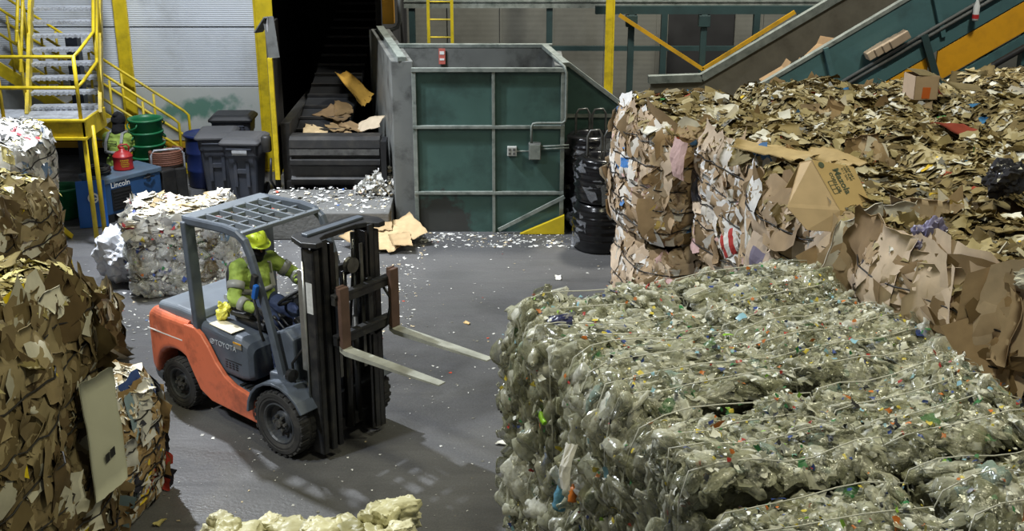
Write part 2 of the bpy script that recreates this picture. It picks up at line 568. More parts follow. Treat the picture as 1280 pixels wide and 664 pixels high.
def core_mesh(rng, L, W, H, amp=0.05, step=0.09, seed=0.0):
    """lumpy box, pinched at the corners, standing on z=0"""
    bm = bmesh.new()
    nx, ny, nz = max(3, int(L / step)), max(3, int(W / step)), max(3, int(H / step))
    key = {}
    verts, faces = [], []

    def vid(i, j, k):
        if (i, j, k) not in key:
            key[(i, j, k)] = len(verts)
            p = Vector((L * (i / nx - 0.5), W * (j / ny - 0.5), H * k / nz))
            n = noise.noise_vector(p * 3.1 + Vector((seed, seed * 1.7, 0)))
            n2 = noise.noise_vector(p * 9.0 + Vector((seed, 3, seed)))
            q = p + n * amp + n2 * amp * 0.6
            if k == 0:
                q.z = 0.0
            elif q.z < 0.0:
                q.z = 0.01
            verts.append(q)
        return key[(i, j, k)]
    for i in range(nx):
        for j in range(ny):
            faces.append((vid(i, j, nz), vid(i + 1, j, nz), vid(i + 1, j + 1, nz), vid(i, j + 1, nz)))
            faces.append((vid(i, j, 0), vid(i, j + 1, 0), vid(i + 1, j + 1, 0), vid(i + 1, j, 0)))
    for i in range(nx):
        for k in range(nz):
            faces.append((vid(i, 0, k), vid(i + 1, 0, k), vid(i + 1, 0, k + 1), vid(i, 0, k + 1)))
            faces.append((vid(i, ny, k), vid(i, ny, k + 1), vid(i + 1, ny, k + 1), vid(i + 1, ny, k)))
    for j in range(ny):
        for k in range(nz):
            faces.append((vid(0, j, k), vid(0, j, k + 1), vid(0, j + 1, k + 1), vid(0, j + 1, k)))
            faces.append((vid(nx, j, k), vid(nx, j + 1, k), vid(nx, j + 1, k + 1), vid(nx, j, k + 1)))
    bm.free()
    return np.array([tuple(v) for v in verts]), np.array(faces)


class Warp:
    """the squeezed shape of one bale: rounded edges, pinched under its wires, lumpy and creased"""

    def __init__(self, rng, L, W, H, wz=(), pinch=0.028, lump=0.03, crease=0.010, rnd=0.10, top=0.05):
        self.d = (L, W, H)
        self.wz, self.pinch = wz, pinch
        self.k1 = rng.normal(0, 3.2, (7, 3))
        self.p1 = rng.random((7, 3)) * 2 * PI
        self.k2 = rng.normal(0, 11.0, (8, 3))
        self.p2 = rng.random((8, 3)) * 2 * PI
        self.l, self.c, self.r, self.t = lump, crease, rnd, top

    def __call__(self, V):
        sh = V.shape
        P = V.reshape(-1, 3).copy()
        L, W, H = self.d
        a = np.clip(np.abs(P[:, 0]) / (L / 2), 0, 1.1)
        b = np.clip(np.abs(P[:, 1]) / (W / 2), 0, 1.1)
        s = np.clip(np.abs(P[:, 2] / H - 0.5) * 2, 0, 1.05)
        f = 1 - 0.07 * s ** 6
        for z in self.wz:
            f = f - self.pinch * np.exp(-((P[:, 2] - z) / 0.035) ** 2)
        d = np.zeros_like(P)
        for k, p in zip(self.k1, self.p1):
            d += np.sin((P @ k)[:, None] + p[None]) * (self.l / 2.6)
        for k, p in zip(self.k2, self.p2):
            d += (np.abs(np.sin((P @ k)[:, None] + p[None])) - 0.6) * (self.c / 1.6)
        low = np.clip(P[:, 2] / 0.15, 0, 1)
        Q = P.copy()
        Q[:, 0] = P[:, 0] * (1 - self.r * b ** 5) * f
        Q[:, 1] = P[:, 1] * (1 - self.r * a ** 5) * f
        Q[:, 2] = P[:, 2] * (1 - self.t * np.maximum(a, b) ** 6)
        d[:, 2] *= low
        Q += d
        Q[:, 2] = np.maximum(Q[:, 2], np.minimum(P[:, 2], 0.012))
        return Q.reshape(sh)


def face_points(rng, face, L, W, H, n, wires_z=None, out=(0.0, 0.04), bulge=0.05, nrm_jit=0.25, rimdrop=0.07):
    nv, ax, sg = FACES[face]
    half = (L / 2, W / 2, H)
    p = np.empty((n, 3))
    p[:, 0] = (rng.random(n) - 0.5) * L * 0.97
    p[:, 1] = (rng.random(n) - 0.5) * W * 0.97
    p[:, 2] = (0.03 + 0.95 * rng.random(n)) * H
    o = rng.uniform(out[0], out[1], n)
    if face == '+z':
        lump = np.array([noise.noise(Vector((a * 2.3 + H * 7, b * 2.3 + L * 5, 0.3))) for a, b in p[:, :2]])
        rim = np.maximum(np.abs(p[:, 0]) / (L / 2), np.abs(p[:, 1]) / (W / 2))
        p[:, 2] = H + o + 0.07 * lump - rimdrop * np.clip((rim - 0.8) / 0.2, 0, 1)
    else:
        if wires_z is not None:
            w = np.array(wires_z)
            dist = np.abs(p[:, 2:3] - w[None]).min(1)
            o = o + bulge * np.clip(dist / (0.5 * (w[1] - w[0])), 0, 1) - 0.5 * bulge
        # belly of the side, pulled in towards the edges
        p[:, ax] = sg * (half[ax] + o)
    nr = np.tile(np.array(nv, float), (n, 1)) + rng.normal(0, nrm_jit, (n, 3))
    return p, nr


def wire_loops(parent, L, W, H, mode, n, mat, r=0.004, off=0.035, warp=None):
    """mode 'h': loops round the sides at n heights; 'v': loops over the top running along x"""
    for i in range(n):
        t = (i + 0.5) / n
        mb = MB()
        pts = []
        if mode == 'h':
            z = 0.08 + (H - 0.16) * t
            cs = [(-L / 2 - off, -W / 2 - off), (L / 2 + off, -W / 2 - off), (L / 2 + off, W / 2 + off), (-L / 2 - off, W / 2 + off)]
            for k in range(4):
                a, b = cs[k], cs[(k + 1) % 4]
                for s in range(12):
                    f = s / 12
                    pts.append((a[0] + (b[0] - a[0]) * f, a[1] + (b[1] - a[1]) * f, z + random.uniform(-.02, .02)))
        else:
            y = -W / 2 + W * t
            cs = [(-L / 2 - off, 0.03), (-L / 2 - off, H + off), (L / 2 + off, H + off), (L / 2 + off, 0.03)]
            for k in range(3):
                a, b = cs[k], cs[(k + 1)]
                for s in range(7):
                    f = s / 7
                    pts.append((a[0] + (b[0] - a[0]) * f, y + random.uniform(-.012, .012), a[1] + (b[1] - a[1]) * f + random.uniform(-.006, .006)))
            pts.append((cs[3][0], y, cs[3][1]))
        if mode == 'h':
            pts.append(pts[0])
            if warp is not None:
                pts = [tuple(p * np.array([1.02, 1.02, 1.0])) for p in warp(np.array(pts))]
        elif warp is not None:
            A_ = np.array(pts)
            B_ = warp(A_)
            B_[:, 1] = 0.5 * B_[:, 1] + 0.5 * A_[:, 1]
            pts = [tuple(p + np.array([0, 0, .025 if p[2] > H * .8 else 0])) for p in B_]
        mb.tube(pts, r, 5)
        mb.build('baling_wire', mat, parent, smooth=True)


def card_bale(name, label, cat, group, loc, rotz, size, seed, pal_side=PAL_SIDE, pal_top=PAL_BROWN, top=0, sides=(), n_side=160, n_parts=40, wires=5,
              core=None, big=(0.18, 0.5), topsize=(0.035, 0.19), wire_mode='h', part='cardboard_sheet', stuffname='cardboard_scraps', corename='pressed_cardboard',
              part_faces=None, side_spin=0.35, topjit=0.26, wmat=None, mat=None, side_bulge=0.06, topout=(-0.03, 0.06), corestep=0.09):
    rng = np.random.default_rng(seed)
    mat = mat or M_CARD
    L, W, H = size
    root = thing(name, label, cat, loc, rotz, group)
    V, F = core_mesh(rng, L - 0.10, W - 0.10, H - 0.05, 0.04, corestep, seed * 3.7)
    wz = [0.08 + (H - 0.16) * (i + 0.5) / max(wires, 2) for i in range(max(wires, 2))]
    warp = Warp(rng, L, W, H, wz if wires and wire_mode == 'h' else ())
    arr_obj(corename, warp(V), F, core or CORE_CARD, root)
    Vs, Cs = [], []
    q = None
    G = 5
    for f in sides:
        # overlapping broad sheets, then smaller torn bits
        for cnt, sz, crump, jit, fo in ((n_side, big, 0.05, 0.10, 0.16), (n_side * 2, (0.05, 0.2), 0.09, 0.2, 0.22)):
            p, nr = face_points(rng, f, L, W, H, cnt, None, (-0.03, 0.02), 0, jit)
            s = rng.uniform(sz[0], sz[1], cnt)
            v, q = sheets(rng, p, nr, s, (0.4, 1.0), G, crump, fo, spin=side_spin)
            Vs.append(v)
            Cs.append(pick_cols(rng, pal_side, cnt))
    if top:
        for cnt, sz, jit, asp in ((int(top * 0.35), (topsize[1] * 0.6, topsize[1] * 1.2), topjit * 0.6, (.35, .9)), (int(top * 1.5), topsize, topjit, (.3, .9)), (int(top * 0.9), (topsize[0], topsize[1] * 1.2), topjit * 1.1, (.08, .25))):
            p, nr = face_points(rng, '+z', L, W, H, cnt, None, topout, 0, jit)
            s = rng.uniform(sz[0], sz[1], cnt)
            v, q = sheets(rng, p, nr, s, asp, G, 0.08, 0.3, ragged=0.26, skew=0.5)
            Vs.append(v)
            Cs.append(pick_cols(rng, pal_top, cnt))
    if Vs:
        V = warp(np.concatenate(Vs))
        C = np.concatenate(Cs)
        V[..., 2] = np.maximum(V[..., 2], 0.012)
        Vm, Fm = merge(V, q)
        o = arr_obj(stuffname, Vm, Fm, mat, root, np.repeat(C, G * G, 0))
        o['kind'] = 'stuff'
    # the sheets one can tell apart
    pf = part_faces or (list(sides) + (['+z'] if top else []))
    for i in range(n_parts):
        f = pf[i % len(pf)]
        g = 8
        p, nr = face_points(rng, f, L, W, H, 1, None, (0.008, 0.03), 0, 0.07 if f != '+z' else 0.2)
        s = rng.uniform(big[0] * 1.0, big[1] * 1.05, 1) if f != '+z' else rng.uniform(0.2, 0.42, 1)
        v, qq = sheets(rng, p, nr, s, (0.5, 1.0), g, 0.03, 0.16 if f != '+z' else 0.28, spin=side_spin if f != '+z' else None)
        V2, F2 = thick_sheet(v[0], qq, g, 0.004, nr[0])
        V2 = warp(V2)
        V2[:, 2] = np.maximum(V2[:, 2], 0.012)
        c = pick_cols(rng, (pal_side if f != '+z' else pal_top)[:7], 1) if rng.random() < .9 else pick_cols(rng, pal_side if f != '+z' else pal_top, 1)
        arr_obj(part, V2, F2, mat, root, np.repeat(c, len(V2), 0))
    if wires:
        wire_loops(root, L, W, H, wire_mode, wires, wmat or WIRE, 0.007, 0.03, warp=warp)
    return root


def pet_bale(name, label, cat, group, loc, rotz, size, seed, top=300, sides=(), n_side=220, n_parts=50, wires=4, pal=PAL_PET, caps=200, flakes=500, core=None,
             bsize=(0.10, 0.26), wmat=None, wire_mode='v', mat=None, cap_pal=PAL_CAP, capsize=(0.012, 0.04)):
    rng = np.random.default_rng(seed)
    mat = mat or M_PET
    L, W, H = size
    root = thing(name, label, cat, loc, rotz, group)
    V, F = core_mesh(rng, L - 0.12, W - 0.12, H - 0.06, 0.05, 0.08, seed * 2.3)
    warp = Warp(rng, L, W, H, (), 0, 0.04, 0.0, 0.03, 0.015)
    arr_obj('pressed_plastic', warp(V), F, core or CORE_PET, root)
    jobs = [(f, n_side) for f in sides] + ([('+z', top)] if top else [])
    Vs, Cs = [], []
    Fs, FCs = [], []
    Ks, KCs = [], []
    for f, cnt in jobs:
        p, nr = face_points(rng, f, L, W, H, cnt, None, (-0.06, 0.03), 0, 0.16, 0.0)
        sz = rng.uniform(bsize[0], bsize[1], cnt) * (1.0 if f == '+z' else 1.5)
        Vs.append(place_bottles(rng, p, nr / np.linalg.norm(nr, axis=1, keepdims=True), sz, 0.93 if f == '+z' else 0.8, 0.6 if f == '+z' else 1.0))
        Cs.append(pick_cols(rng, pal, cnt))
        m = int(flakes * cnt / max(top, n_side))
        p, nr = face_points(rng, f, L, W, H, m, None, (-0.03, 0.04), 0, 0.2, 0.0)
        v, q = sheets(rng, p, nr, rng.uniform(0.04, 0.17, m), (0.3, 0.9), 4, 0.22, 0.5, ragged=0.7)
        Fs.append(v)
        FCs.append(pick_cols(rng, pal, m))
        m = int(caps * cnt / max(top, n_side))
        p, nr = face_points(rng, f, L, W, H, m, None, (0.035, 0.10), 0, 0.5, 0.0)
        s = rng.uniform(capsize[0], capsize[1], m) * np.where(rng.random(m) < 0.05, 2.2, 1)
        v, qk = sheets(rng, p, nr, s, (0.5, 1), 3, 0.15, 0.5)
        Ks.append(v)
        KCs.append(pick_cols(rng, cap_pal, m))
    V = np.concatenate(Vs)
    C = np.concatenate(Cs)
    V[..., 2] = np.maximum(V[..., 2], 0.012)
    nb = V.shape[1]
    V = warp(V)
    # the pieces one can tell apart: every bottle is a part up to n_parts
    order = rng.permutation(len(V))
    single, rest = order[:n_parts], order[n_parts:]
    Vm, Fm = merge(V[rest], BQ)
    o = arr_obj('crushed_plastic', Vm, Fm, mat, root, np.repeat(C[rest], nb, 0), smooth=True)
    o['kind'] = 'stuff'
    for i in single:
        arr_obj('crushed_bottle', V[i], BQ, mat, root, np.repeat(C[i:i + 1], nb, 0), smooth=True)
    FV = warp(np.concatenate(Fs))
    FV[..., 2] = np.maximum(FV[..., 2], 0.012)
    Vm, Fm = merge(FV, q)
    o = arr_obj('plastic_film', Vm, Fm, mat, root, np.repeat(np.concatenate(FCs), 16, 0))
    o['kind'] = 'stuff'
    KV = warp(np.concatenate(Ks))
    KV[..., 2] = np.maximum(KV[..., 2], 0.012)
    Vm, Fm = merge(KV, qk)
    o = arr_obj('caps_and_labels', Vm, Fm, M_CAP, root, np.repeat(np.concatenate(KCs), 9, 0))
    o['kind'] = 'stuff'
    if wires:
        wire_loops(root, L, W, H, wire_mode, wires, wmat or WIRE_BRIGHT, 0.0045, 0.05, warp=warp)
    return root


# ================================================================== THE SETTING
def floor_material():
    m = pmat('warehouse_concrete', srgb(94, 94, 95), 0.42, var=0.16, scale=0.7, dirt=srgb(56, 56, 56), dirt_amt=0.6, dirt_scale=0.55, bump=0.25, bump_scale=28, coord='Object')
    nt = m.node_tree
    N, L = nt.nodes, nt.links
    bs = N['Principled BSDF']
    tc = N.new('ShaderNodeTexCoord')
    # tyre and drag marks, wet patches, fine grit
    src = bs.inputs['Base Color'].links[0].from_socket
    mp = N.new('ShaderNodeMapping')
    mp.inputs['Scale'].default_value = (0.35, 2.2, 1)
    mp.inputs['Rotation'].default_value = (0, 0, 0.35)
    L.new(tc.outputs['Object'], mp.inputs['Vector'])
    nz = N.new('ShaderNodeTexNoise')
    nz.inputs['Scale'].default_value = 1.6
    nz.inputs['Detail'].default_value = 6
    nz.inputs['Distortion'].default_value = 0.6
    L.new(mp.outputs[0], nz.inputs['Vector'])
    mr = N.new('ShaderNodeMapRange')
    mr.inputs[1].default_value = 0.45
    mr.inputs[2].default_value = 0.75
    mr.inputs[3].default_value = 0.0
    mr.inputs[4].default_value = 0.7
    L.new(nz.outputs['Fac'], mr.inputs[0])
    mix = N.new('ShaderNodeMix')
    mix.data_type = 'RGBA'
    L.new(mr.outputs[0], mix.inputs['Factor'])
    L.new(src, mix.inputs['A'])
    mix.inputs['B'].default_value = (*srgb(70, 70, 72), 1)
    n2 = N.new('ShaderNodeTexNoise')
    n2.inputs['Scale'].default_value = 60
    n2.inputs['Detail'].default_value = 3
    L.new(tc.outputs['Object'], n2.inputs['Vector'])
    m2 = N.new('ShaderNodeMapRange')
    m2.inputs[1].default_value = 0.3
    m2.inputs[2].default_value = 0.7
    m2.inputs[3].default_value = 0.82
    m2.inputs[4].default_value = 1.18
    L.new(n2.outputs['Fac'], m2.inputs[0])
    sc = N.new('ShaderNodeVectorMath')
    sc.operation = 'SCALE'
    L.new(mix.outputs['Result'], sc.inputs[0])
    L.new(m2.outputs[0], sc.inputs['Scale'])
    L.new(sc.outputs[0], bs.inputs['Base Color'])
    r = N.new('ShaderNodeMapRange')
    r.inputs[1].default_value = 0.35
    r.inputs[2].default_value = 0.7
    r.inputs[3].default_value = 0.36
    r.inputs[4].default_value = 0.68
    L.new(nz.outputs['Fac'], r.inputs[0])
    L.new(r.outputs[0], bs.inputs['Roughness'])
    return m


mb = MB()
mb.b2((-14, -1, -0.2), (14, 27, 0.0))
structure(mb.build('floor', floor_material()))


def ribbed(name, col, scale, bump, dirt, spray=False):
    m = pmat(name, col, 0.5, var=0.1, scale=0.8, dirt=dirt, dirt_amt=0.45, dirt_scale=1.2)
    nt = m.node_tree
    N, L = nt.nodes, nt.links
    bs = N['Principled BSDF']
    tc = N.new('ShaderNodeTexCoord')
    if scale:
        wv = N.new('ShaderNodeTexWave')
        wv.bands_direction = 'Z'
        wv.inputs['Scale'].default_value = scale
        L.new(tc.outputs['Object'], wv.inputs['Vector'])
        bp = N.new('ShaderNodeBump')
        bp.inputs['Strength'].default_value = bump
        bp.inputs['Distance'].default_value = 0.02
        L.new(wv.outputs['Fac'], bp.inputs['Height'])
        L.new(bp.outputs[0], bs.inputs['Normal'])
    if spray:
        # a sprayed green smear: an ellipse about (-5.75, 1.15) broken by noise
        sp = N.new('ShaderNodeSeparateXYZ')
        L.new(tc.outputs['Object'], sp.inputs[0])

        def math_(op, a, b=None):
            n = N.new('ShaderNodeMath')
            n.operation = op
            for i, v in enumerate((a, b)):
                if v is None:
                    continue
                if isinstance(v, (int, float)):
                    n.inputs[i].default_value = v
                else:
                    L.new(v, n.inputs[i])
            return n.outputs[0]
        dx = math_('MULTIPLY', math_('ADD', sp.outputs[0], 5.6), 1.2)
        dz = math_('MULTIPLY', math_('SUBTRACT', math_('SUBTRACT', sp.outputs[2], 1.08), math_('MULTIPLY', dx, 0.12)), 5.0)
        rr = math_('SQRT', math_('ADD', math_('MULTIPLY', dx, dx), math_('MULTIPLY', dz, dz)))
        nz = N.new('ShaderNodeTexNoise')
        nz.inputs['Scale'].default_value = 5
        nz.inputs['Detail'].default_value = 5
        L.new(tc.outputs['Object'], nz.inputs['Vector'])
        f = math_('SUBTRACT', math_('ADD', 0.05, math_('MULTIPLY', nz.outputs['Fac'], 2.1)), rr)
        mr = N.new('ShaderNodeMapRange')
        mr.inputs[1].default_value = 0.0
        mr.inputs[2].default_value = 0.6
        mr.inputs[4].default_value = 0.8
        L.new(f, mr.inputs[0])
        mix = N.new('ShaderNodeMix')
        mix.data_type = 'RGBA'
        L.new(mr.outputs[0], mix.inputs['Factor'])
        src = bs.inputs['Base Color'].links[0].from_socket
        L.new(src, mix.inputs['A'])
        mix.inputs['B'].default_value = (*srgb(44, 112, 92), 1)
        L.new(mix.outputs['Result'], bs.inputs['Base Color'])
    return m


PANEL_UP = ribbed('ribbed_white_panel', srgb(196, 202, 208), 9, 0.35, srgb(150, 152, 150))
PANEL_LOW = ribbed('scuffed_white_panel', srgb(176, 180, 176), 0, 0, srgb(120, 120, 114), spray=True)
REAR = ribbed('rear_cladding', srgb(112, 112, 104), 3.0, 0.06, srgb(78, 78, 72))
DARKWALL = pmat('near_black_wall', srgb(40, 40, 40), 0.85, var=0.3, scale=2)  # near-black wall colour, tone varied by noise
CONC = pmat('rough_concrete', srgb(104, 104, 102), 0.8, var=0.2, scale=3, dirt=srgb(70, 70, 68), dirt_amt=0.6, dirt_scale=3, bump=0.4, bump_scale=20)

mb = MB()
for z0, z1 in ((1.485, 2.50), (2.525, 3.55), (3.575, 6.0)):
    mb.b2((-11.0, 21.0, z0), (-4.22, 21.18, z1))
wl = mb.build('wall_back', PANEL_UP, bevel=0.01)
structure(wl)
mb = MB()
mb.b2((-11.0, 21.0, 0.50), (-4.22, 21.18, 1.465))
structure(mb.build('wall_back_lower', PANEL_LOW, bevel=0.01))
mb = MB()
mb.b2((-11.0, 20.95, 0.38), (-4.3, 21.2, 0.48))
structure(mb.build('trim_1', YEL_DK))
mb = MB()
mb.b2((-11.0, 21.9, 0.0), (-4.3, 22.0, 0.6))
structure(mb.build('wall_back_plinth', DARKWALL))
mb = MB()
mb.b2((-3.0, 26.0, 0.0), (13.0, 26.2, 7.0))
for i in range(14):
    mb.b2((-2.5 + i * 1.12, 25.96, 0), (-2.46 + i * 1.12, 26.0, 7))
structure(mb.build('wall_rear', REAR))
mb = MB()
mb.b2((3.35, 25.9, 0.0), (4.75, 25.95, 5.0))
structure(mb.build('door_1', DARKWALL))
mb = MB()
mb.b2((-4.9, 25.2, 0.0), (-2.2, 25.4, 6.0))
structure(mb.build('wall_tunnel_end', DARKWALL))
mb = MB()
mb.b2((-4.32, 21.2, 0), (-4.22, 25.2, 6))
structure(mb.build('wall_tunnel_left', DARKWALL))
mb = MB()
mb.b2((-2.35, 20.9, 0), (-2.25, 25.2, 6))
structure(mb.build('wall_tunnel_right', DARKWALL))
mb = MB()
mb.b2((-4.1, 18.7, 3.5), (-2.2, 25.4, 3.6))  # unseen slab added over the tunnel to keep lamplight out
structure(mb.build('unseen_tunnel_shade', DARKWALL))

# yellow steel columns
def column(x, y, w, d, h, label):
    t = thing('steel_column', label, 'column', (x, y, 0), 0)
    m = MB()
    m.b2((-w / 2, -d / 2, 0.02), (w / 2, d / 2, h))
    m.b2((-w / 2 - .015, -d / 2 - .012, 0.02), (-w / 2 + .02, -d / 2, h))
    m.b2((w / 2 - .02, -d / 2 - .012, 0.02), (w / 2 + .015, -d / 2, h))
    m.build('shaft', YEL, t, bevel=0.004)
    m = MB()
    m.b2((-w / 2 - .08, -d / 2 - .08, 0), (w / 2 + .08, d / 2 + .08, 0.03))
    m.build('base_plate', YEL, t)
    return t


column(-6.70, 20.83, 0.2, 0.1, 6.0, 'yellow steel column against the white panel wall behind the worker')
column(-4.26, 20.83, 0.30, 0.1, 6.0, 'yellow steel column at the edge of the dark tunnel')
column(1.82, 22.6, 0.14, 0.2, 6.0, 'slim yellow steel post behind the green hopper')

# ---- rear framework: green posts, rails and yellow braces
t = thing('support_frame', 'dark green steel frame with rails and yellow braces along the rear wall', 'steel frame', (0, 24.3, 0))
for x in (-2.0, 0.75, 3.05, 4.9, 6.7):
    m = MB()
    m.b2((x - .06, -.08, 0.0), (x + .06, .08, 3.6 if x > 2 else 6))
    m.build('post', TEAL_DK, t)
for x in (2.3, 3.7, 5.6):
    m = MB()
    m.b2((x - .06, -1.0, 0.5), (x + .06, -.9, 2.42))
    m.b2((x - .11, -1.04, 2.18), (x + .11, -.86, 2.40))
    m.build('hanger_post', TEAL_DK, t, bevel=0.01)
m = MB()
m.b2((-2.15, -.12, 2.42), (7.4, .12, 2.54))
m.b2((-2.15, -.14, 2.54), (7.4, .14, 2.57))
m.build('top_rail', GREEN_RIB, t)
m = MB()
m.b2((1.6, -1.0, 2.42), (7.0, -.86, 2.57))
m.build('front_beam', TEAL_DK, t)
m = MB()
m.b2((0.3, -.05, 1.56), (7.4, .05, 1.65))
m.build('middle_rail', TEAL_DK, t)
for a, b in (((2.05, -1.1, 2.42), (3.70, -1.1, 1.38)), ((3.70, -1.1, 1.38), (5.4, -1.1, 2.48))):
    m = MB()
    m.bar(a, b, 0.07, 0.07)
    m.build('brace', YEL_DK, t)

t = thing('access_ladder', 'yellow vertical access ladder behind the grey hopper', 'ladder', (-1.22, 20.6, 0))
for x in (-.2, .2):
    m = MB()
    m.b2((x - .025, -.03, 0.0), (x + .025, .03, 5.0))
    m.build('stile', YEL, t)
for i in range(15):
    m = MB()
    m.tube([(-.2, 0, .3 + .3 * i), (.2, 0, .3 + .3 * i)], .014, 8)
    m.build('rung', YEL, t)

t = thing('orange_control_box', 'orange box on a bent grey pipe above the hopper corner', 'control box', (-2.12, 20.85, 0))
m = MB()
m.b2((-.1, -.1, 2.6), (.1, .05, 3.3))
m.build('housing', ORANGE_PANEL, t, bevel=.01)
m = MB()
m.tube([(.2, -.1, 5), (.2, -.1, 2.65), (.16, -.1, 2.55), (.05, -.1, 2.5), (-.3, -.1, 2.5), (-.3, -.1, 0.0)], .035, 10)
m.build('pipe', GREY_STEEL, t, smooth=True)

def scorched():
    """machine green with a sooty, scraped patch low at the left end"""
    m = pmat('scorched_machine_green', srgb(60, 88, 82), 0.5, var=0.14, scale=1.5, dirt=srgb(28, 44, 40), dirt_amt=0.6, dirt_scale=1.6)
    nt = m.node_tree
    N, L = nt.nodes, nt.links
    bs = N['Principled BSDF']
    tc = N.new('ShaderNodeTexCoord')
    vm = N.new('ShaderNodeVectorMath')
    vm.operation = 'DISTANCE'
    vm.inputs[1].default_value = (-1.15, 17.25, 0.05)
    L.new(tc.outputs['Object'], vm.inputs[0])
    nz = N.new('ShaderNodeTexNoise')
    nz.inputs['Scale'].default_value = 9
    nz.inputs['Detail'].default_value = 8
    L.new(tc.outputs['Object'], nz.inputs['Vector'])
    ad = N.new('ShaderNodeMath')
    ad.operation = 'MULTIPLY_ADD'
    L.new(nz.outputs['Fac'], ad.inputs[0])
    ad.inputs[1].default_value = 0.7
    L.new(vm.outputs['Value'], ad.inputs[2])
    mr = N.new('ShaderNodeMapRange')
    mr.inputs[1].default_value = 0.82
    mr.inputs[2].default_value = 0.95
    mr.inputs[3].default_value = 0.9
    mr.inputs[4].default_value = 0.0
    L.new(ad.outputs[0], mr.inputs[0])
    mix = N.new('ShaderNodeMix')
    mix.data_type = 'RGBA'
    L.new(mr.outputs[0], mix.inputs['Factor'])
    L.new(bs.inputs['Base Color'].links[0].from_socket, mix.inputs['A'])
    mix.inputs['B'].default_value = (*srgb(52, 50, 48), 1)
    L.new(mix.outputs['Result'], bs.inputs['Base Color'])
    return m


GREEN_SCORCHED = scorched()
# ---- grey hopper with a green front (the baler's feed hopper)
t = thing('feed_hopper', 'grey steel feed hopper with green ribbed front panel', 'hopper', (0, 0, 0))
m = MB()
m.prism([(-1.76, 17.42), (-1.44, 17.42), (-2.08, 20.55), (-2.4, 20.55)], 0.0, 2.55, 'z')
m.build('side_wall', GREY_STEEL, t, bevel=.01)
m = MB()
m.b2((-1.75, 18.55, 0), (0.62, 18.65, 2.56))
m.build('rear_wall', GREY_STEEL, t)
m = MB()
m.bar((-1.76, 18.6, 2.58), (.62, 18.6, 2.58), .1, .06)
m.bar((-1.6, 17.42, 2.58), (-2.24, 20.5, 2.58), .12, .06)
m.bar((.5, 18.6, 2.58), (.78, 17.3, 2.52), .1, .06)
m.build('top_rim', GREEN_RIB, t)
m = MB()
m.b2((.62, 17.3, 0), (.76, 18.6, 2.5))
m.build('right_wall', GREY_STEEL, t)
m = MB()
m.b2((-1.44, 17.25, 0), (.76, 17.33, 2.46))
m.build('front_panel', GREEN_SCORCHED, t)
for x, w in ((-1.42, .06), (-.27, .045), (.74, .06)):
    m = MB()
    m.b2((x - w / 2, 17.2, 0), (x + w / 2, 17.26, 2.46))
    m.build('rib', GREEN_RIB, t, bevel=.004)
for z, w in ((2.46, .06), (1.62, .045), (.62, .045)):
    m = MB()
    m.b2((-1.45, 17.19, z - w / 2), (.77, 17.25, z + w / 2))
    m.build('rail', GREEN_RIB, t, bevel=.004)
m = MB()
m.prism([(.76, 0), (.76, 2.48), (2.1, 1.45), (2.1, 0)], 18.0, 18.08, 'y')
m.build('sloped_wing', GREEN, t)
m = MB()
m.bar((.7, 17.98, 2.52), (2.1, 17.98, 1.47), .06, .06)
m.bar((.76, 17.98, 1.62), (2.1, 17.98, 1.62), .04, .05)
m.build('wing_rim', GREEN_RIB, t)
m = MB()
m.prism([(.12, 0.01), (.78, 0.01), (.78, .3)], 17.10, 17.18, 'y')
m.build('yellow_skirt', YEL, t)['label'] = 'yellow triangular skirt'
m = MB()
m.bar((-.2, 17.15, .06), (.78, 17.15, .58), .04, .05)
m.build('brace', GREEN_RIB, t)

t = thing('hazard_sticker', 'faded red and white sticker on the grey hopper rim', 'sticker', (-1.08, 18.53, 2.43))
m = MB()
m.b2((-.05, -.012, -.12), (.05, 0, .12))
m.build('backing', pmat('faded_red', srgb(186, 96, 84), .6), t)
m = MB()
m.b2((-.035, -.016, .03), (.035, -.012, .08))
m.b2((-.035, -.016, -.06), (.035, -.012, -.03))
m.build('white_print', WHITE, t)

t = thing('switch_box', 'grey switch box with conduits on the green panel', 'electrical box', (.335, 17.25, 1.27))
m = MB()
m.b2((-.09, -.14, -.12), (.09, -.0, .12))
m.build('box_body', GREY_STEEL, t, bevel=.01)
m = MB()
m.b2((-.08, -.15, -.11), (.08, -.14, .11))
m.build('cover', GREEN_RIB, t, bevel=.004)
m = MB()
m.tube([(-.05, -.08, .12), (-.05, -.08, .36), (-.03, -.08, .41), (.03, -.08, .42), (.40, -.08, .42), (.44, -.08, .45), (.45, -.08, .5), (.45, -.08, 1.15), (.42, -.06, 1.24), (.25, .3, 1.34)], .018, 8)
m.build('conduit', GREEN_RIB, t, smooth=True)
for z in (.03, .07):
    m = MB()
    m.tube([(.09, -.08, z), (.5, -.08, z + .02)], .013, 8)
    m.build('conduit', GREEN_RIB, t, smooth=True)
t = thing('socket_outlet', 'small light grey double socket left of the switch box', 'socket', (.0, 17.25, 1.26))
m = MB()
m.b2((-.07, -.07, -.07), (.07, 0, .07))
m.build('box_body', pmat('pale_grey_box', srgb(170, 172, 168), .5), t, bevel=.008)
for x in (-.032, .032):
    m = MB()
    for z in (-.03, .03):
        m.b2((x - .018, -.078, z - .018), (x + .018, -.068, z + .018))
    m.build('receptacle', GREY_STEEL, t)
m = MB()
m.tube([(.07, -.04, 0.0), (.245, -.04, 0.0)], .012, 8)
m.build('conduit', GREEN_RIB, t)

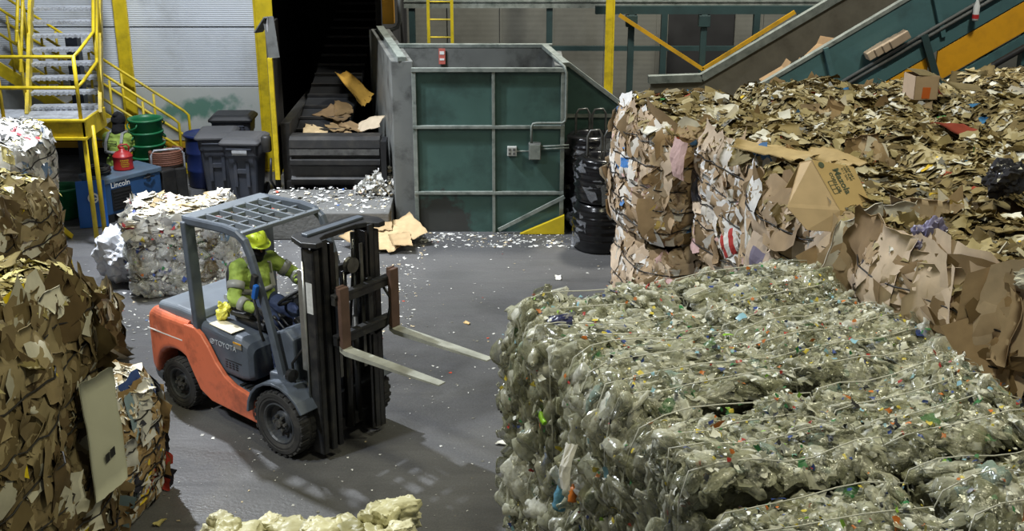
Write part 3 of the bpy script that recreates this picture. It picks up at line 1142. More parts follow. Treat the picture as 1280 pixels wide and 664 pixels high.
# ---- dark tunnel conveyor with its steel front
t = thing('tunnel_conveyor', 'dark steel conveyor front with worn ribs at the tunnel mouth', 'conveyor', (0, 0, 0))
m = MB()
m.prism([(18.0, .52), (17.96, .62), (18.02, .66), (18.0, .82), (17.93, .86), (17.93, .93), (18.0, .96), (18.0, 1.1), (17.95, 1.12), (17.97, 1.24), (18.05, 1.28), (18.3, 1.28), (18.5, .52)], -3.42, -2.03, 'x')
m.build('front_apron', DARK_STEEL, t)
m = MB()
m.b2((-3.42, 17.94, 1.01), (-2.04, 18.0, 1.1))
m.build('worn_bar', WORN_STEEL, t)
m = MB()
m.prism([(18.3, 1.15), (24.5, 2.6), (24.5, 2.5), (18.3, 1.05)], -3.42, -2.6, 'x')
m.build('belt', BLACK, t)
for i in range(14):
    m = MB()
    y = 18.6 + i * .42
    z = 1.16 + (y - 18.3) * .234
    m.b2((-3.42, y, z), (-2.6, y + .06, z + .04))
    m.build('belt_cleat', DARK_STEEL, t)
m = MB()
m.b2((-3.58, 18.2, 0), (-3.44, 21.0, 1.45))
m.build('side_frame', DARK_STEEL, t)
m = MB()
m.b2((-1.98, 17.62, .55), (-1.90, 17.95, 1.3))
m.build('end_plate', BLACK, t)
for x in (-3.46, -2.1):
    m = MB()
    m.b2((x - .06, 18.1, 0), (x + .06, 18.25, .55))
    m.build('leg', DARK_STEEL, t)

t = thing('swing_gate', 'narrow black steel gate with yellow edge beside the tunnel', 'gate', (-3.62, 18.0, 0), 0)
m = MB()
m.prism([(0.0, .62), (0.0, 2.55), (.35, 2.98), (.75, 2.98), (.75, .9), (.3, .62)], -.04, .0, 'x')
m.build('gate_panel', DARK_STEEL, t)
m = MB()
m.b2((-.04, -.06, .62), (.03, 0.0, 2.5))
m.build('yellow_edge', YEL, t)['label'] = 'yellow painted edge'
m = MB()
m.bar((-.2, .2, 2.85), (0.0, .02, 3.1), .16, .02)
m.bar((.0, .02, 3.1), (.06, -.02, 2.5), .16, .02)
m.build('hood', GREY_STEEL, t)
m = MB()
m.tube([(-.02, .04, 0.0), (-.02, .04, 3.1)], .045, 10)
m.build('hinge_post', DARK_STEEL, t, smooth=True)
m = MB()
m.tube([(-.1, 0.0, .95), (-.1, -.05, .8), (-.12, -.02, .6), (-.06, .02, .45)], .02, 8)
m.build('hose', BLACK, t, smooth=True)
m = MB()
m.lathe([(.06, 0), (.08, .02), (.08, .22), (.06, .25)], 14, Matrix.Translation((-.16, .02, 1.05)))
m.build('motor', DARK_STEEL, t, smooth=True)

# ---- low concrete pad in front of the tunnel
t = MB()
t.prism([(16.85, 0), (16.85, .42), (17.1, .43), (17.9, .48), (17.9, 0)], -3.75, -1.8, 'x')
pad = t.build('concrete_pad', CONC, bevel=.02)
tag(pad, 'low grey concrete pad below the tunnel conveyor, strewn with litter', 'concrete pad')

# ---- yellow staircase (x: along the treads, y: the way it climbs)
t = thing('yellow_staircase', 'yellow steel staircase with grating treads and railed landing', 'staircase', (-6.05, 16.55, 0), 0)
TW = math.radians(13)
CT, ST = math.cos(TW), math.sin(TW)


def stp(x, y, z):
    """a point on the stair flight, which climbs turned 13 degrees from the landing"""
    return (x * CT - (y - .8) * ST, x * ST * .35 + .8 + (y - .8) * CT, z)


for i in range(11):
    y, z = .80 + i * .205, 1.90 + i * .178
    m = MB()
    R3 = Matrix.Rotation(TW * .35, 3, 'Z')
    m.box(stp(-.5, y + .12, z - .02), (.98, .26, .035), R3)
    c0 = Vector(stp(-.5, y - .015, z - .02))
    for k in range(24):
        m.box(c0 + R3 @ Vector((-.47 + k * .041, 0, (k % 2) * .012 - .004)), (.028, .012, .045), R3)
    m.build('tread', GALV, t)
for x in (-1.03, .03):
    m = MB()
    m.bar(stp(x, .62, 1.78), stp(x, 3.3, 4.1), .05, .22)
    m.build('stringer', YEL, t)
m = MB()
m.b2((-2.2, .02, 1.80), (0, .82, 1.85))
m.build('landing_floor', GALV, t)
m = MB()
m.b2((-1.12, -.04, 1.60), (.06, .0, 1.88))
m.b2((-1.12, -.08, 1.60), (.08, .0, 1.64))
m.b2((-1.12, -.08, 1.86), (.08, .0, 1.89))
m.b2((.02, -.04, 1.60), (.07, .85, 1.88))
m.build('landing_fascia', YEL, t, bevel=.004)
for x in (.0, -1.08):
    m = MB()
    m.tube([(x, 0, 1.86), (x, 0, 2.78)], .028, 8)
    m.build('rail_post', YEL, t, smooth=True)
for z in (2.33, 2.76):
    m = MB()
    m.tube([(-1.9, 0, z), (0, 0, z), (.05, .1, z + .06), stp(.04, .8, z + .22), stp(.04, 2.9, z + .22 + 2.1 * .87)], .026, 8)
    m.build('handrail', YEL, t, smooth=True)
    m = MB()
    m.tube([stp(-1.06, .7, z + .1), stp(-1.06, 2.9, z + .1 + 2.2 * .87)], .026, 8)
    m.build('handrail', YEL, t, smooth=True)
for x in (.04, -1.06):
    for y in (.85, 1.7, 2.6):
        m = MB()
        a = stp(x, y, 1.92 + (y - .8) * .87)
        m.tube([a, (a[0], a[1], a[2] + 1.05)], .026, 8)
        m.build('rail_post', YEL, t, smooth=True)
for x, y in ((.02, .0), (.07, .22)):
    m = MB()
    m.tube([(x, y, 0), (x, y, 1.75)], .036, 8)
    m.build('leg', YEL, t, smooth=True)
m = MB()
m.b2((-1.5, .02, 0), (-1.42, .1, 1.7))
m.build('leg', YEL, t)
m = MB()
a = stp(-.42, 2.0, 0)
m.b2((a[0] - .09, a[1] - .09, 0), (a[0] + .09, a[1] + .09, 2.75))
m.build('support_column', NAVY, t)['label'] = 'navy blue support column'

t = thing('rear_stair', 'second yellow stair with double handrail descending behind the worker', 'staircase', (0, 19.95, 0))
for dz, dx in ((.95, 0), (.5, 0)):
    for y in (0, .65):
        m = MB()
        m.tube([(-8.6, y, 2.35 + dz - .2), (-5.72, y, .18 + dz), (-5.64, y, .1 + dz), (-5.64, y, 0.0)], .024, 8)
        m.build('handrail', YEL, t, smooth=True)
for y in (0, .65):
    m = MB()
    m.bar((-8.6, y, 2.02), (-5.7, y, .02), .04, .2)
    m.build('stringer', YEL, t)
    for k in range(5):
        x = -8.3 + k * .52
        z = .12 + (-5.7 - x) * .69
        m = MB()
        m.tube([(x, y, z), (x, y, z + .95)], .022, 8)
        m.build('rail_post', YEL, t, smooth=True)
for k in range(9):
    x = -5.95 - k * .29
    m = MB()
    m.b2((x - .14, .02, .17 + k * .2), (x + .14, .63, .2 + k * .2))
    m.build('tread', GALV, t)

t = MB()
t.bar((-6.55, 16.95, .02), (-6.78, 16.2, .78), .05, .07)
tag(t.build('loose_rail', YEL), 'loose yellow bar leaning under the yellow staircase', 'metal bar')

# ---- wheeled bins, drum, tubs
def toter(x, y, rz, label, lid_mat=TOTER_LID, s=1.0):
    t = thing('wheeled_bin', label, 'bin', (x, y, 0), rz, 'wheeled rubbish bins by the white wall')
    def ring(z, w, d, r=.06):
        pts = []
        for cx, cy, a0 in ((w / 2 - r, d / 2 - r, 0), (-w / 2 + r, d / 2 - r, 90), (-w / 2 + r, -d / 2 + r, 180), (w / 2 - r, -d / 2 + r, 270)):
            for k in range(4):
                a = math.radians(a0 + 30 * k)
                pts.append((cx + r * math.cos(a), cy + r * math.sin(a), z))
        return pts
    m = MB()
    m.loft([ring(0.05, .42, .46), ring(.3, .46, .5), ring(.8, .53, .6), ring(.82, .56, .64), ring(.98, .58, .68), ring(1.0, .62, .74)])
    m.b2((-.13, -.31, .3), (-.07, -.22, .72))
    m.b2((.07, -.31, .3), (.13, -.22, .72))
    m.b2((-.13, -.30, .52), (.13, -.24, .6))
    m.build('bin_body', TOTER, t, bevel=.008)
    m = MB()
    m.loft([ring(1.005, .66, .78), ring(1.04, .66, .78), ring(1.08, .58, .66), ring(1.1, .5, .5)])
    m.build('bin_lid', lid_mat, t, bevel=.008)
    m = MB()
    m.tube([(-.2, -.37, .93), (-.2, -.41, .95), (.2, -.41, .95), (.2, -.37, .93)], .015, 8)
    m.build('handle', TOTER, t, smooth=True)
    for sx in (-.24, .24):
        m = MB()
        m.lathe([(.02, -.03), (.1, -.03), (.12, -.015), (.12, .015), (.1, .03), (.02, .03)], 18, Matrix.Translation((sx, .26, .12)) @ Matrix.Rotation(PI / 2, 4, 'Y'))
        m.build('wheel', BLACK, t)
    return t


toter(-4.84, 19.32, .08, 'left of the two dark grey wheeled bins standing in front')
b = toter(-4.32, 18.95, -.06, 'dark grey wheeled bin with white label plate nearest the tunnel gate')
m = MB()
m.b2((-.12, -.362, .84), (.12, -.348, .95))
m.build('label_plate', pmat('bin_label', srgb(196, 198, 200), .5, var=.15, scale=30), b)['label'] = 'whitish label plate'
toter(-4.72, 19.98, .02, 'black lidded wheeled bin behind the two dark grey bins', BLACK).scale = (1.12, .8, 1.12)

t = thing('plastic_drum', 'dark blue open drum left of the wheeled bins', 'drum', (-5.24, 19.85, 0))
m = MB()
m.lathe([(.26, 0), (.285, .03), (.29, .28), (.3, .3), (.29, .32), (.29, .58), (.3, .6), (.29, .62), (.285, .86), (.3, .9), (.285, .9), (.26, .86), (.25, .1), (0.0, .1)], 28)
m.build('drum_shell', BLUE_DRUM, t, smooth=True)
m = MB()
m.lathe([(.295, .86), (.312, .87), (.312, .91), (.29, .92), (.285, .9)], 28)
m.build('rim', BLUE_DRUM, t, smooth=True)

for i in range(4):
    z = i * .205
    lab = ['bottom green tub of the stack behind the red can', 'second green tub from the bottom of the stack',
           'third green tub from the bottom of the stack', 'topmost green tub of the stack behind the red can'][i]
    t = thing('green_tub', lab, 'tub', (-5.98 + .01 * (i % 2), 19.2, z), .3 * i, 'nested green tubs')
    m = MB()
    m.lathe([(0, .0), (.215, 0.0), (.225, .02), (.26, .66), (.285, .67), (.285, .70), (.25, .70), (.237, .64), (.225, .2), (0.0, .195)], 28)
    m.build('tub_body', TUB_GREEN, t, smooth=True)
    for s in (0, PI):
        m = MB()
        pts = []
        for k in range(7):
            a = s + (k - 3) * .14
            pts.append((.30 * math.cos(a), .30 * math.sin(a), .60 - .05 * math.sin(PI * k / 6)))
        m.tube([(.25 * math.cos(s - .42), .25 * math.sin(s - .42), .66)] + pts + [(.25 * math.cos(s + .42), .25 * math.sin(s + .42), .66)], .013, 6)
        m.build('handle', TUB_GREEN, t, smooth=True)
t = thing('green_tub', 'green tub in the shadow beneath the yellow landing', 'tub', (-7.0, 18.0, 0))
m = MB()
m.lathe([(0, .0), (.215, 0.0), (.225, .02), (.26, .46), (.285, .47), (.285, .50), (.25, .50), (.237, .44), (.225, .05), (0.0, .04)], 28)
m.build('tub_body', TUB_GREEN, t, smooth=True)

# ---- engine welder with can and hoses on it
WR = math.radians(52)
t = thing('engine_welder', 'blue and grey engine welder standing beside the yellow stair leg', 'welder', (-6.14, 18.22, 0), WR)
m = MB()
m.b2((-.52, -.3, .12), (.52, .3, .68))
m.build('casing', BLUE, t, bevel=.02)
m = MB()
m.b2((-.54, -.32, .62), (.54, .32, .70))
m.build('top_cover', pmat('welder_top', srgb(92, 112, 132), .5, var=.2, dirt=srgb(70, 66, 60), dirt_amt=.6), t, bevel=.015)
m = MB()
m.b2((-.40, -.315, .18), (-.05, -.3, .52))
for k in range(6):
    m.b2((-.38, -.325, .21 + k * .05), (-.07, -.31, .235 + k * .05))
m.build('grille', BLACK, t)
m = MB()
m.b2((.56, -.28, .06), (.84, .28, .6))
m.build('engine_end', DARK_STEEL, t, bevel=.03)
for x in (-.45, .45):
    m = MB()
    m.b2((x - .06, -.3, 0), (x + .06, .3, .13))
    m.build('skid', BLACK, t)
m = MB()
m.lathe([(.0, 0), (.045, 0), (.045, .02), (0, .02)], 16, Matrix.Translation((.28, -.3, .6)) @ Matrix.Rotation(PI / 2, 4, 'X'))
m.tube([(.18, -.33, .58), (.28, -.36, .6), (.38, -.33, .58)], .012, 6)
m.build('handle', BLACK, t)


def text_obj(s, size, mat, parent, loc, rot, name='lettering', extrude=0.002, bold=0.0):
    cu = bpy.data.curves.new(name, 'FONT')
    cu.body = s
    cu.size = size
    cu.extrude = extrude
    cu.offset = bold
    cu.align_x = 'CENTER'
    cu.align_y = 'CENTER'
    cu.materials.append(mat)
    tmp = bpy.data.objects.new(name, cu)
    COL.objects.link(tmp)
    bpy.context.view_layer.update()
    me = bpy.data.meshes.new_from_object(tmp.evaluated_get(bpy.context.evaluated_depsgraph_get()))
    bpy.data.objects.remove(tmp)
    o = bpy.data.objects.new(name, me)
    COL.objects.link(o)
    if parent:
        o.parent = parent
    o.location = loc
    o.rotation_euler = rot
    return o


text_obj('Lincoln', .12, WHITE, t, (-.24, -.325, .585), (PI / 2, 0, 0))

t = thing('blue_sign_board', 'blue board with white round emblem leaning beside the welder', 'board', (-6.36, 17.42, 0), .25)
m = MB()
m.box((0, .05, .37), (.42, .02, .72), (math.radians(-6), 0, 0))
m.build('panel', BLUE_BRIGHT, t, bevel=.004)
m = MB()
Mx = Matrix.Translation((.03, .022, .47)) @ Matrix.Rotation(math.radians(84), 4, 'X')
m.lathe([(.055, 0), (.08, 0), (.08, .01), (.055, .01)], 24, Mx, True)
m.box((.06, .022, .46), (.05, .012, .02))
m.build('emblem', WHITE, t)
m = MB()
for k in range(3):
    m.box((.05, .040, .32 - k * .045), (.18 - .03 * k, .008, .018), (math.radians(-6), 0, 0))
m.build('print_lines', WHITE, t)

def on_welder(x, y, z):
    c, s = math.cos(WR), math.sin(WR)
    return (-6.14 + x * c - y * s, 18.22 + x * s + y * c, z)


t = thing('fuel_can', 'red safety fuel can with yellow print standing on the welder', 'fuel can', on_welder(.08, .02, .702), .4)
m = MB()
m.lathe([(0, 0), (.15, 0), (.158, .012), (.15, .03), (.15, .2), (.156, .21), (.15, .22), (.11, .27), (.045, .30), (.04, .33), (.0, .335)], 28)
m.build('can_body', RED, t, smooth=True)
m = MB()
m.tube([(-.04, 0, .33), (-.05, 0, .37), (.0, 0, .39), (.08, 0, .385), (.11, 0, .34), (.1, 0, .28)], .013, 8)
m.lathe([(0, .33), (.035, .33), (.035, .355), (0, .36)], 14)
m.build('carrying_handle', RED, t, smooth=True)
m = MB()
for r in range(4):
    for k in range(7 - (r % 2)):
        a = -1.9 + k * .13 + (r % 2) * .05 + r * .02
        p = Vector((.152 * math.cos(a), .152 * math.sin(a), .165 - r * .032))
        m.box(p, (.004, .013, .016), (0, 0, a))
m.build('yellow_print', YEL, t)

def coil(name, label, cat, loc, R, r, turns, mat, tilt=(0, 0, 0), seed=1):
    rg = random.Random(seed)
    m = MB()
    pts = []
    n = turns * 20
    for i in range(n):
        a = 2 * PI * i / 20
        k = i / n
        rr = R * (1 + .12 * math.sin(k * 23) + rg.uniform(-.02, .02))
        pts.append((rr * math.cos(a), rr * math.sin(a), r * .9 + k * turns * r * .75 + rg.uniform(0, r * .3)))
    m.tube(pts, r, 6)
    o = m.build(name, mat, None, smooth=True)
    o.location = loc
    o.rotation_euler = tilt
    tag(o, label, cat)
    return o


coil('welding_cable', 'black welding cable coiled on the welder behind the stair leg', 'cable', on_welder(-.36, .03, .705), .15, .022, 6, BLACK)
t = thing('hose_reel', 'brown hose coil with bent steel handle behind the welder', 'hose', (-5.62, 18.98, 0), .4)
m = MB()
pts = []
for i in range(130):
    a = 2 * PI * i / 18
    pts.append((.26 * math.cos(a), .2 * math.sin(a), .60 + .0018 * i))
m.tube(pts, .024, 6)
m.build('hose', COPPER_HOSE, t, smooth=True)
m = MB()
m.tube([(-.25, -.1, .0), (-.25, -.1, .78), (-.2, -.1, .86), (.2, -.1, .86), (.26, -.1, .78), (.26, -.1, 0)], .02, 8)
m.build('handle', GALV, t, smooth=True)
m = MB()
m.b2((-.27, -.2, .0), (.27, .2, .56))
m.build('stand', DARK_STEEL, t, bevel=.02)

# ---- coils of baling wire wrapped in film
FILM_WRAP = pmat('wrapped_black_wire', srgb(34, 34, 40), 0.25, var=0.4, scale=7, dirt=srgb(120, 122, 130), dirt_amt=0.55, dirt_scale=5, bump=0.8, bump_scale=18)


def wire_coil(x, y, z, R, h, label, sd):
    t = thing('wire_coil', label, 'wire coil', (x, y, z), .5 * sd, 'wrapped coils of baling wire')
    prof = [(R * .45, 0.0), (R * .85, 0.0), (R * .97, .03 * h)]
    n = 22
    for k in range(n):
        zz = h * (.06 + .88 * k / (n - 1))
        prof.append((R * (1.0 - .10 * abs(2 * k / (n - 1) - 1) ** 3) + (.012 if k % 2 else 0.0) + .012 * math.sin(k * 1.7 + sd), zz))
    prof += [(R * .8, h), (R * .45, h), (R * .42, h * .5)]
    m = MB()
    m.lathe(prof, 40, None, True)
    m.build('wire_winding', BLACK_GLOSS, t, smooth=True)
    rng = np.random.default_rng(sd)
    nn = 26
    an = rng.random(nn) * 2 * PI
    pos = np.stack([R * 1.03 * np.cos(an), R * 1.03 * np.sin(an), h * (.1 + .8 * rng.random(nn))], 1)
    nr = np.stack([np.cos(an), np.sin(an), rng.normal(0, .05, nn)], 1)
    V, q = sheets(rng, pos, nr, rng.uniform(.14, .3, nn), (.4, .8), 4, .05, .35)
    Vm, Fm = merge(V, q)
    Vm[:, 2] = np.clip(Vm[:, 2], 0.005, h)
    arr_obj('stretch_film', Vm, Fm, FILM_WRAP_CLEAR, t, np.tile(np.array([[.5, .52, .56]]), (len(Vm), 1)), smooth=True)
    return t


FILM_WRAP_CLEAR = item_mat('stretch_wrap', 0.2, 0.22, 0.2, 10, 0.6)
wire_coil(1.28, 16.55, 0.0, .40, .72, 'lower black wire coil of the stack nearest the cardboard bales', 1)
wire_coil(1.29, 16.56, .722, .39, .64, 'upper black wire coil of the stack nearest the cardboard bales', 2)
wire_coil(1.17, 17.5, 0.0, .37, .74, 'lower black wire coil of the rear stack by the green panel', 3)
wire_coil(1.17, 17.5, .742, .37, .72, 'upper wrapped wire coil of the rear stack by the green panel', 4)
for x, y, z, lab in ((1.29, 16.56, 1.36, 'bent steel lifting stem standing out of the nearer wire coils'), (1.17, 17.5, 1.46, 'bent steel lifting stem standing out of the rear wire coils')):
    m = MB()
    for s in (-1, 1):
        m.tube([(x + s * .12 - .1, y, .02), (x + s * .12 - .1, y, z + .28), (x + s * .12 - .06, y, z + .36), (x + s * .12 + .06, y, z + .37), (x + s * .12 + .1, y, z + .3), (x + s * .12 + .1, y, .02)], .017, 8)
    tag(m.build('lifting_stem', WORN_STEEL, None, smooth=True), lab, 'lifting stem', 'stems of the wire coil stands')

# ---- inclined conveyor at the right
def on_line(x0, z0, slope, x):
    return z0 + (x - x0) * slope


SL = .622
t = thing('inclined_conveyor', 'teal inclined conveyor with orange guard panels above the cardboard bales', 'conveyor', (0, 0, 0))
NY, FY = 17.5, 19.3
FK, FZ, FS = 3.06, 1.96, .612
def zt(x):
    return 2.12 + (x - 3.56) * SL
m = MB()
m.prism([(2.6, zt(2.6) - 1.0), (2.6, zt(2.6)), (10.5, zt(10.5)), (10.5, zt(10.5) - .86), (4.0, zt(4.0) - .86)], NY, NY + .06, 'y')
m.build('near_side', TEAL, t)
m = MB()
m.bar((2.6, NY + .03, zt(2.6)), (10.5, NY + .03, zt(10.5)), .12, .05)
m.build('near_rim', GREEN_RIB, t)
def zf(x):
    return FZ + (x - FK) * FS
m = MB()
m.prism([(2.25, 1.0), (2.25, FZ - .03), (FK, FZ), (10.5, zf(10.5)), (10.5, zf(10.5) - 1.2), (FK, .8)], FY, FY + .08, 'y')
m.build('far_side', pmat('dusty_trough', srgb(104, 100, 88), .7, var=.15, dirt=srgb(66, 62, 52), dirt_amt=.6), t)
m = MB()
m.bar((2.2, FY - .02, FZ - .03), (FK, FY - .02, FZ), .14, .12)
m.bar((FK, FY - .02, FZ), (10.5, FY - .02, zf(10.5)), .14, .12)
m.build('far_rim', GREEN_RIB, t)
m = MB()
m.prism([(2.25, 1.04), (FK, FZ - .7), (10.5, zf(10.5) - .75), (10.5, zf(10.5) - .85), (FK, FZ - .8), (2.25, .94)], NY + .06, FY, 'y')
m.build('belt', pmat('dusty_belt', srgb(84, 78, 62), .85, var=.2), t)
for x in (4.55, 6.0, 7.5):
    m = MB()
    m.bar((x, NY - .04, zt(x)), (x + .24, NY - .04, zt(x) - .74), .07, .07, (0, 1, 0))
    m.build('stiffener', TEAL, t)
for dz in (.66, .74):
    m = MB()
    m.tube([(4.2, NY - .07, zt(4.2) - dz), (10.4, NY - .07, zt(10.4) - dz)], .026, 8)
    m.build('pipe', GREY_STEEL, t, smooth=True)
m = MB()
m.prism([(4.2, zt(4.2) - .86), (10.5, zt(10.5) - .86), (10.5, zt(10.5) - 1.06), (4.2, zt(4.2) - 1.06)], NY - .02, NY + .1, 'y')
m.build('lower_chord', TEAL, t)
for a, b in ((4.6, 6.08), (6.2, 7.62), (7.76, 9.2)):
    m = MB()
    m.prism([(a, zt(a) - 1.08), (b, zt(b) - 1.08), (b, zt(b) - 1.56), (a, zt(a) - 1.56)], NY + .0, NY + .05, 'y')
    m.build('guard_panel', ORANGE_PANEL, t, bevel=.008)['label'] = 'orange guard panel'
for x in (6.02, 7.56):
    m = MB()
    m.bar((x - .08, NY - .05, zt(x) - .72), (x + .34, NY - .05, zt(x) - 1.75), .1, .12, (0, 1, 0))
    m.build('frame_post', TEAL_DK, t)
m = MB()
m.prism([(5.2, zt(5.2) - 1.60), (10.5, zt(10.5) - 1.60), (10.5, zt(10.5) - 1.75), (5.2, zt(5.2) - 1.75)], NY - .03, NY + .08, 'y')
m.build('bottom_chord', TEAL, t)
m = MB()
m.tube([(5.6, NY - .2, zt(5.6) - 1.72), (10.4, NY - .2, zt(10.4) - 1.72)], .05, 8)
m.build('pipe', DARK_STEEL, t, smooth=True)
for x in (7.0, 7.6, 9.0):
    m = MB()
    m.b2((x - .08, NY + .2, 0), (x + .08, NY + .36, zt(x) - 1.5))
    m.build('leg', TEAL if x < 8 else YEL_DK, t)
m = MB()
m.bar((6.7, NY + .15, 1.6), (8.2, NY + .15, 3.0), .08, .12)
m.build('brace', TEAL, t)
t = thing('hanging_bottle', 'white plastic bottle snagged on the conveyor pipes', 'bottle', (6.62, NY - .16, zt(6.62) - .72), 0)
m = MB()
m.lathe([(0, -.16), (.04, -.16), (.045, -.13), (.045, .05), (.02, .12), (.018, .16), (0, .16)], 14)
m.build('bottle_body', pmat('milky_plastic', srgb(214, 216, 214), .4), t, smooth=True)
m = MB()
m.lathe([(.047, -.13), (.047, -.07)], 14)
m.build('red_label', RED, t)
t = thing('corrugated_pack', 'pack of beige corrugated cartons lying on the teal conveyor edge', 'cardboard', (5.36, NY + .06, zt(5.36) - .52), 0)
for i in range(4):
    m = MB()
    m.box((i * .1 - .1, -.16 - .015 * i, .06 * i - .02), (.12, .16, .3), (0, math.radians(58), .1))
    m.build('carton_layer', pmat('pack_card_%d' % i, srgb(176 - 8 * i, 158 - 8 * i, 134 - 7 * i), .85, var=.1), t, bevel=.01)


# ================================================================== FIGURES
def blob_mesh(parts, voxel, smooth=4, fac=0.5):
    """one continuous surface grown round tapered limbs and ellipsoids; returns mesh data"""
    bm = bmesh.new()
    for prt in parts:
        if prt[0] == 'c':
            _, p, q, r0, r1 = prt
            p, q = Vector(p), Vector(q)
            d = q - p
            L = max(d.length, 1e-5)
            z = d / L
            x = z.orthogonal().normalized()
            y = z.cross(x)
            S = 12
            rings = []
            for a in (-80, -45, -10):
                a = math.radians(a)
                rings.append((r0 * math.cos(a), r0 * math.sin(a)))
            for a in (10, 45, 80):
                a = math.radians(a)
                rings.append((r1 * math.cos(a), L + r1 * math.sin(a)))
            prev = None
            allr = []
            for r, h in rings:
                ring = [bm.verts.new(p + z * h + (x * math.cos(2 * PI * k / S) + y * math.sin(2 * PI * k / S)) * r) for k in range(S)]
                allr.append(ring)
                if prev:
                    for k in range(S):
                        bm.faces.new((prev[k], prev[(k + 1) % S], ring[(k + 1) % S], ring[k]))
                prev = ring
            bm.faces.new(list(reversed(allr[0])))
            bm.faces.new(allr[-1])
        else:
            _, c, rad, rot = prt
            M = Matrix.Translation(c) @ Matrix.Rotation(rot[2], 4, 'Z') @ Matrix.Rotation(rot[1], 4, 'Y') @ Matrix.Rotation(rot[0], 4, 'X') @ Matrix.Diagonal((*rad, 1))
            bmesh.ops.create_icosphere(bm, subdivisions=3, radius=1, matrix=M)
    me = bpy.data.meshes.new('tmp')
    bm.to_mesh(me)
    bm.free()
    o = bpy.data.objects.new('tmp', me)
    COL.objects.link(o)
    md = o.modifiers.new('r', 'REMESH')
    md.mode = 'VOXEL'
    md.voxel_size = voxel
    sm = o.modifiers.new('s', 'SMOOTH')
    sm.iterations = smooth
    sm.factor = fac
    dg = bpy.context.evaluated_depsgraph_get()
    out = bpy.data.meshes.new_from_object(o.evaluated_get(dg))
    bpy.data.objects.remove(o)
    bpy.data.meshes.remove(me)
    return out


def blob(name, parts, mat, parent, voxel=0.012, smooth=4, wrinkle=0.0):
    me = blob_mesh(parts, voxel, smooth)
    if wrinkle:
        for v in me.vertices:
            p = v.co
            n = noise.noise(Vector((p.x * 14, p.y * 14, p.z * 26))) * wrinkle
            v.co = p + v.normal * n
    me.materials.clear()
    me.materials.append(mat)
    me.polygons.foreach_set('use_smooth', [True] * len(me.polygons))
    o = bpy.data.objects.new(name, me)
    COL.objects.link(o)
    if parent:
        o.parent = parent
    return o


def hand_parts(wrist, fwd, up, side, curl=0.9, grow=0.0, s=1.0):
    """palm, four unequal fingers bent in three joints, a thumb from the side of the palm"""
    w, f, u = Vector(wrist), Vector(fwd).normalized(), Vector(up)
    u = (u - f * u.dot(f)).normalized()
    l = u.cross(f) * side
    P = []
    palm_e = w + f * .085 * s
    for k in (-.028, -.010, .010, .028):
        P.append(('c', w + l * k * .6 * s, palm_e + l * k * s, (.014 + grow) * s, (.012 + grow) * s))
    for k, ln in ((-.030, .062), (-.010, .075), (.010, .082), (.030, .076)):
        p = palm_e + l * k * s
        a = 0.0
        for j, frac in enumerate((.45, .32, .23)):
            a += curl * (.45, .6, .5)[j]
            q = p + (f * math.cos(a) - u * math.sin(a)) * ln * frac * s
            r = (.0095 - .001 * j) * s + grow
            P.append(('c', p, q, r, r * .92))
            p = q
    p = w + f * .03 * s + l * .032 * s
    q = p + (f * .6 + l * .75 - u * .3).normalized() * .042 * s
    r2 = q + (f * .9 + l * .1 - u * .5).normalized() * .034 * s
    P.append(('c', p, q, (.0125 + grow) * s, (.011 + grow) * s))
    P.append(('c', q, r2, (.0105 + grow) * s, (.009 + grow) * s))
    return P


def head_parts(c, fwd, up=(0, 0, 1)):
    c, f, u = Vector(c), Vector(fwd).normalized(), Vector(up).normalized()
    l = u.cross(f)
    yaw = math.atan2(f.y, f.x)
    pit = -math.asin(max(-1, min(1, f.z)))
    rot = (0, pit, yaw)
    P = [('e', c + u * .02 - f * .012, (.098, .076, .095), rot), ('e', c - u * .045 + f * .018, (.068, .058, .075), rot),
         ('c', c - u * .095 + f * .055, c - u * .085 + f * .06, .022, .022),
         ('c', c + f * .083 + u * .01, c + f * .104 - u * .022, .008, .013),
         ('c', c + f * .075 - u * .058 + l * .016, c + f * .075 - u * .058 - l * .016, .009, .009),
         ('c', c + f * .077 + u * .026 + l * .032, c + f * .08 + u * .026 + l * .012, .008, .008),
         ('c', c + f * .077 + u * .026 - l * .032, c + f * .08 + u * .026 - l * .012, .008, .008)]
    for s in (-1, 1):
        P.append(('c', c + l * s * .074 - u * .025 - f * .005, c + l * s * .08 + u * .025 - f * .015, .010, .013))
    return P


# ================================================================== THE FORKLIFT
RIM_DARK = pmat('dark_rim_paint', srgb(58, 62, 68), .45, var=.15, dirt=srgb(96, 92, 86), dirt_amt=.35, dirt_scale=8)
FH = math.radians(-38)
fl = thing('forklift', 'orange and grey forklift truck standing on the concrete floor', 'forklift', (-1.86, 10.74, 0), FH)


def sring(x, hw, z0, z1, r=.08, n=5):
    r = min(r, hw * .95, (z1 - z0) * .45)
    pts = []
    for cy, cz, a0 in ((hw - r, z1 - r, 0), (-hw + r, z1 - r, 90), (-hw + r, z0 + r, 180), (hw - r, z0 + r, 270)):
        for k in range(n):
            a = math.radians(a0 + 90 * k / (n - 1))
            pts.append((x, cy + r * math.cos(a), cz + r * math.sin(a)))
    return pts


def arch(x, cx, cz, R, base):
    d = R * R - (x - cx) ** 2
    return max(base, cz + math.sqrt(d)) if d > 0 else base


# counterweight: rounded at the tail, cut by the rear wheel arches
m = MB()
rings = []
for x in (-2.16, -2.13, -2.08, -2.0, -1.93, -1.86, -1.78, -1.7, -1.6, -1.5, -1.42, -1.36):
    t_ = max(0, (-1.75 - x) / .41)
    hw = .55 - .12 * t_ ** 2.2
    z1 = 1.03 - .12 * max(0, (-1.95 - x) / .2) ** 1.6
    z0 = arch(x, -1.6, .28, .37, .27)
    rings.append(sring(x, hw, z0, z1, .07))
m.loft(rings)
m.build('counterweight', FL_ORANGE, fl, smooth=False, bevel=.006)
m = MB()
m.b2((-2.02, -.552, .80), (-1.45, -.546, .812))
m.build('white_stripe', WHITE, fl)
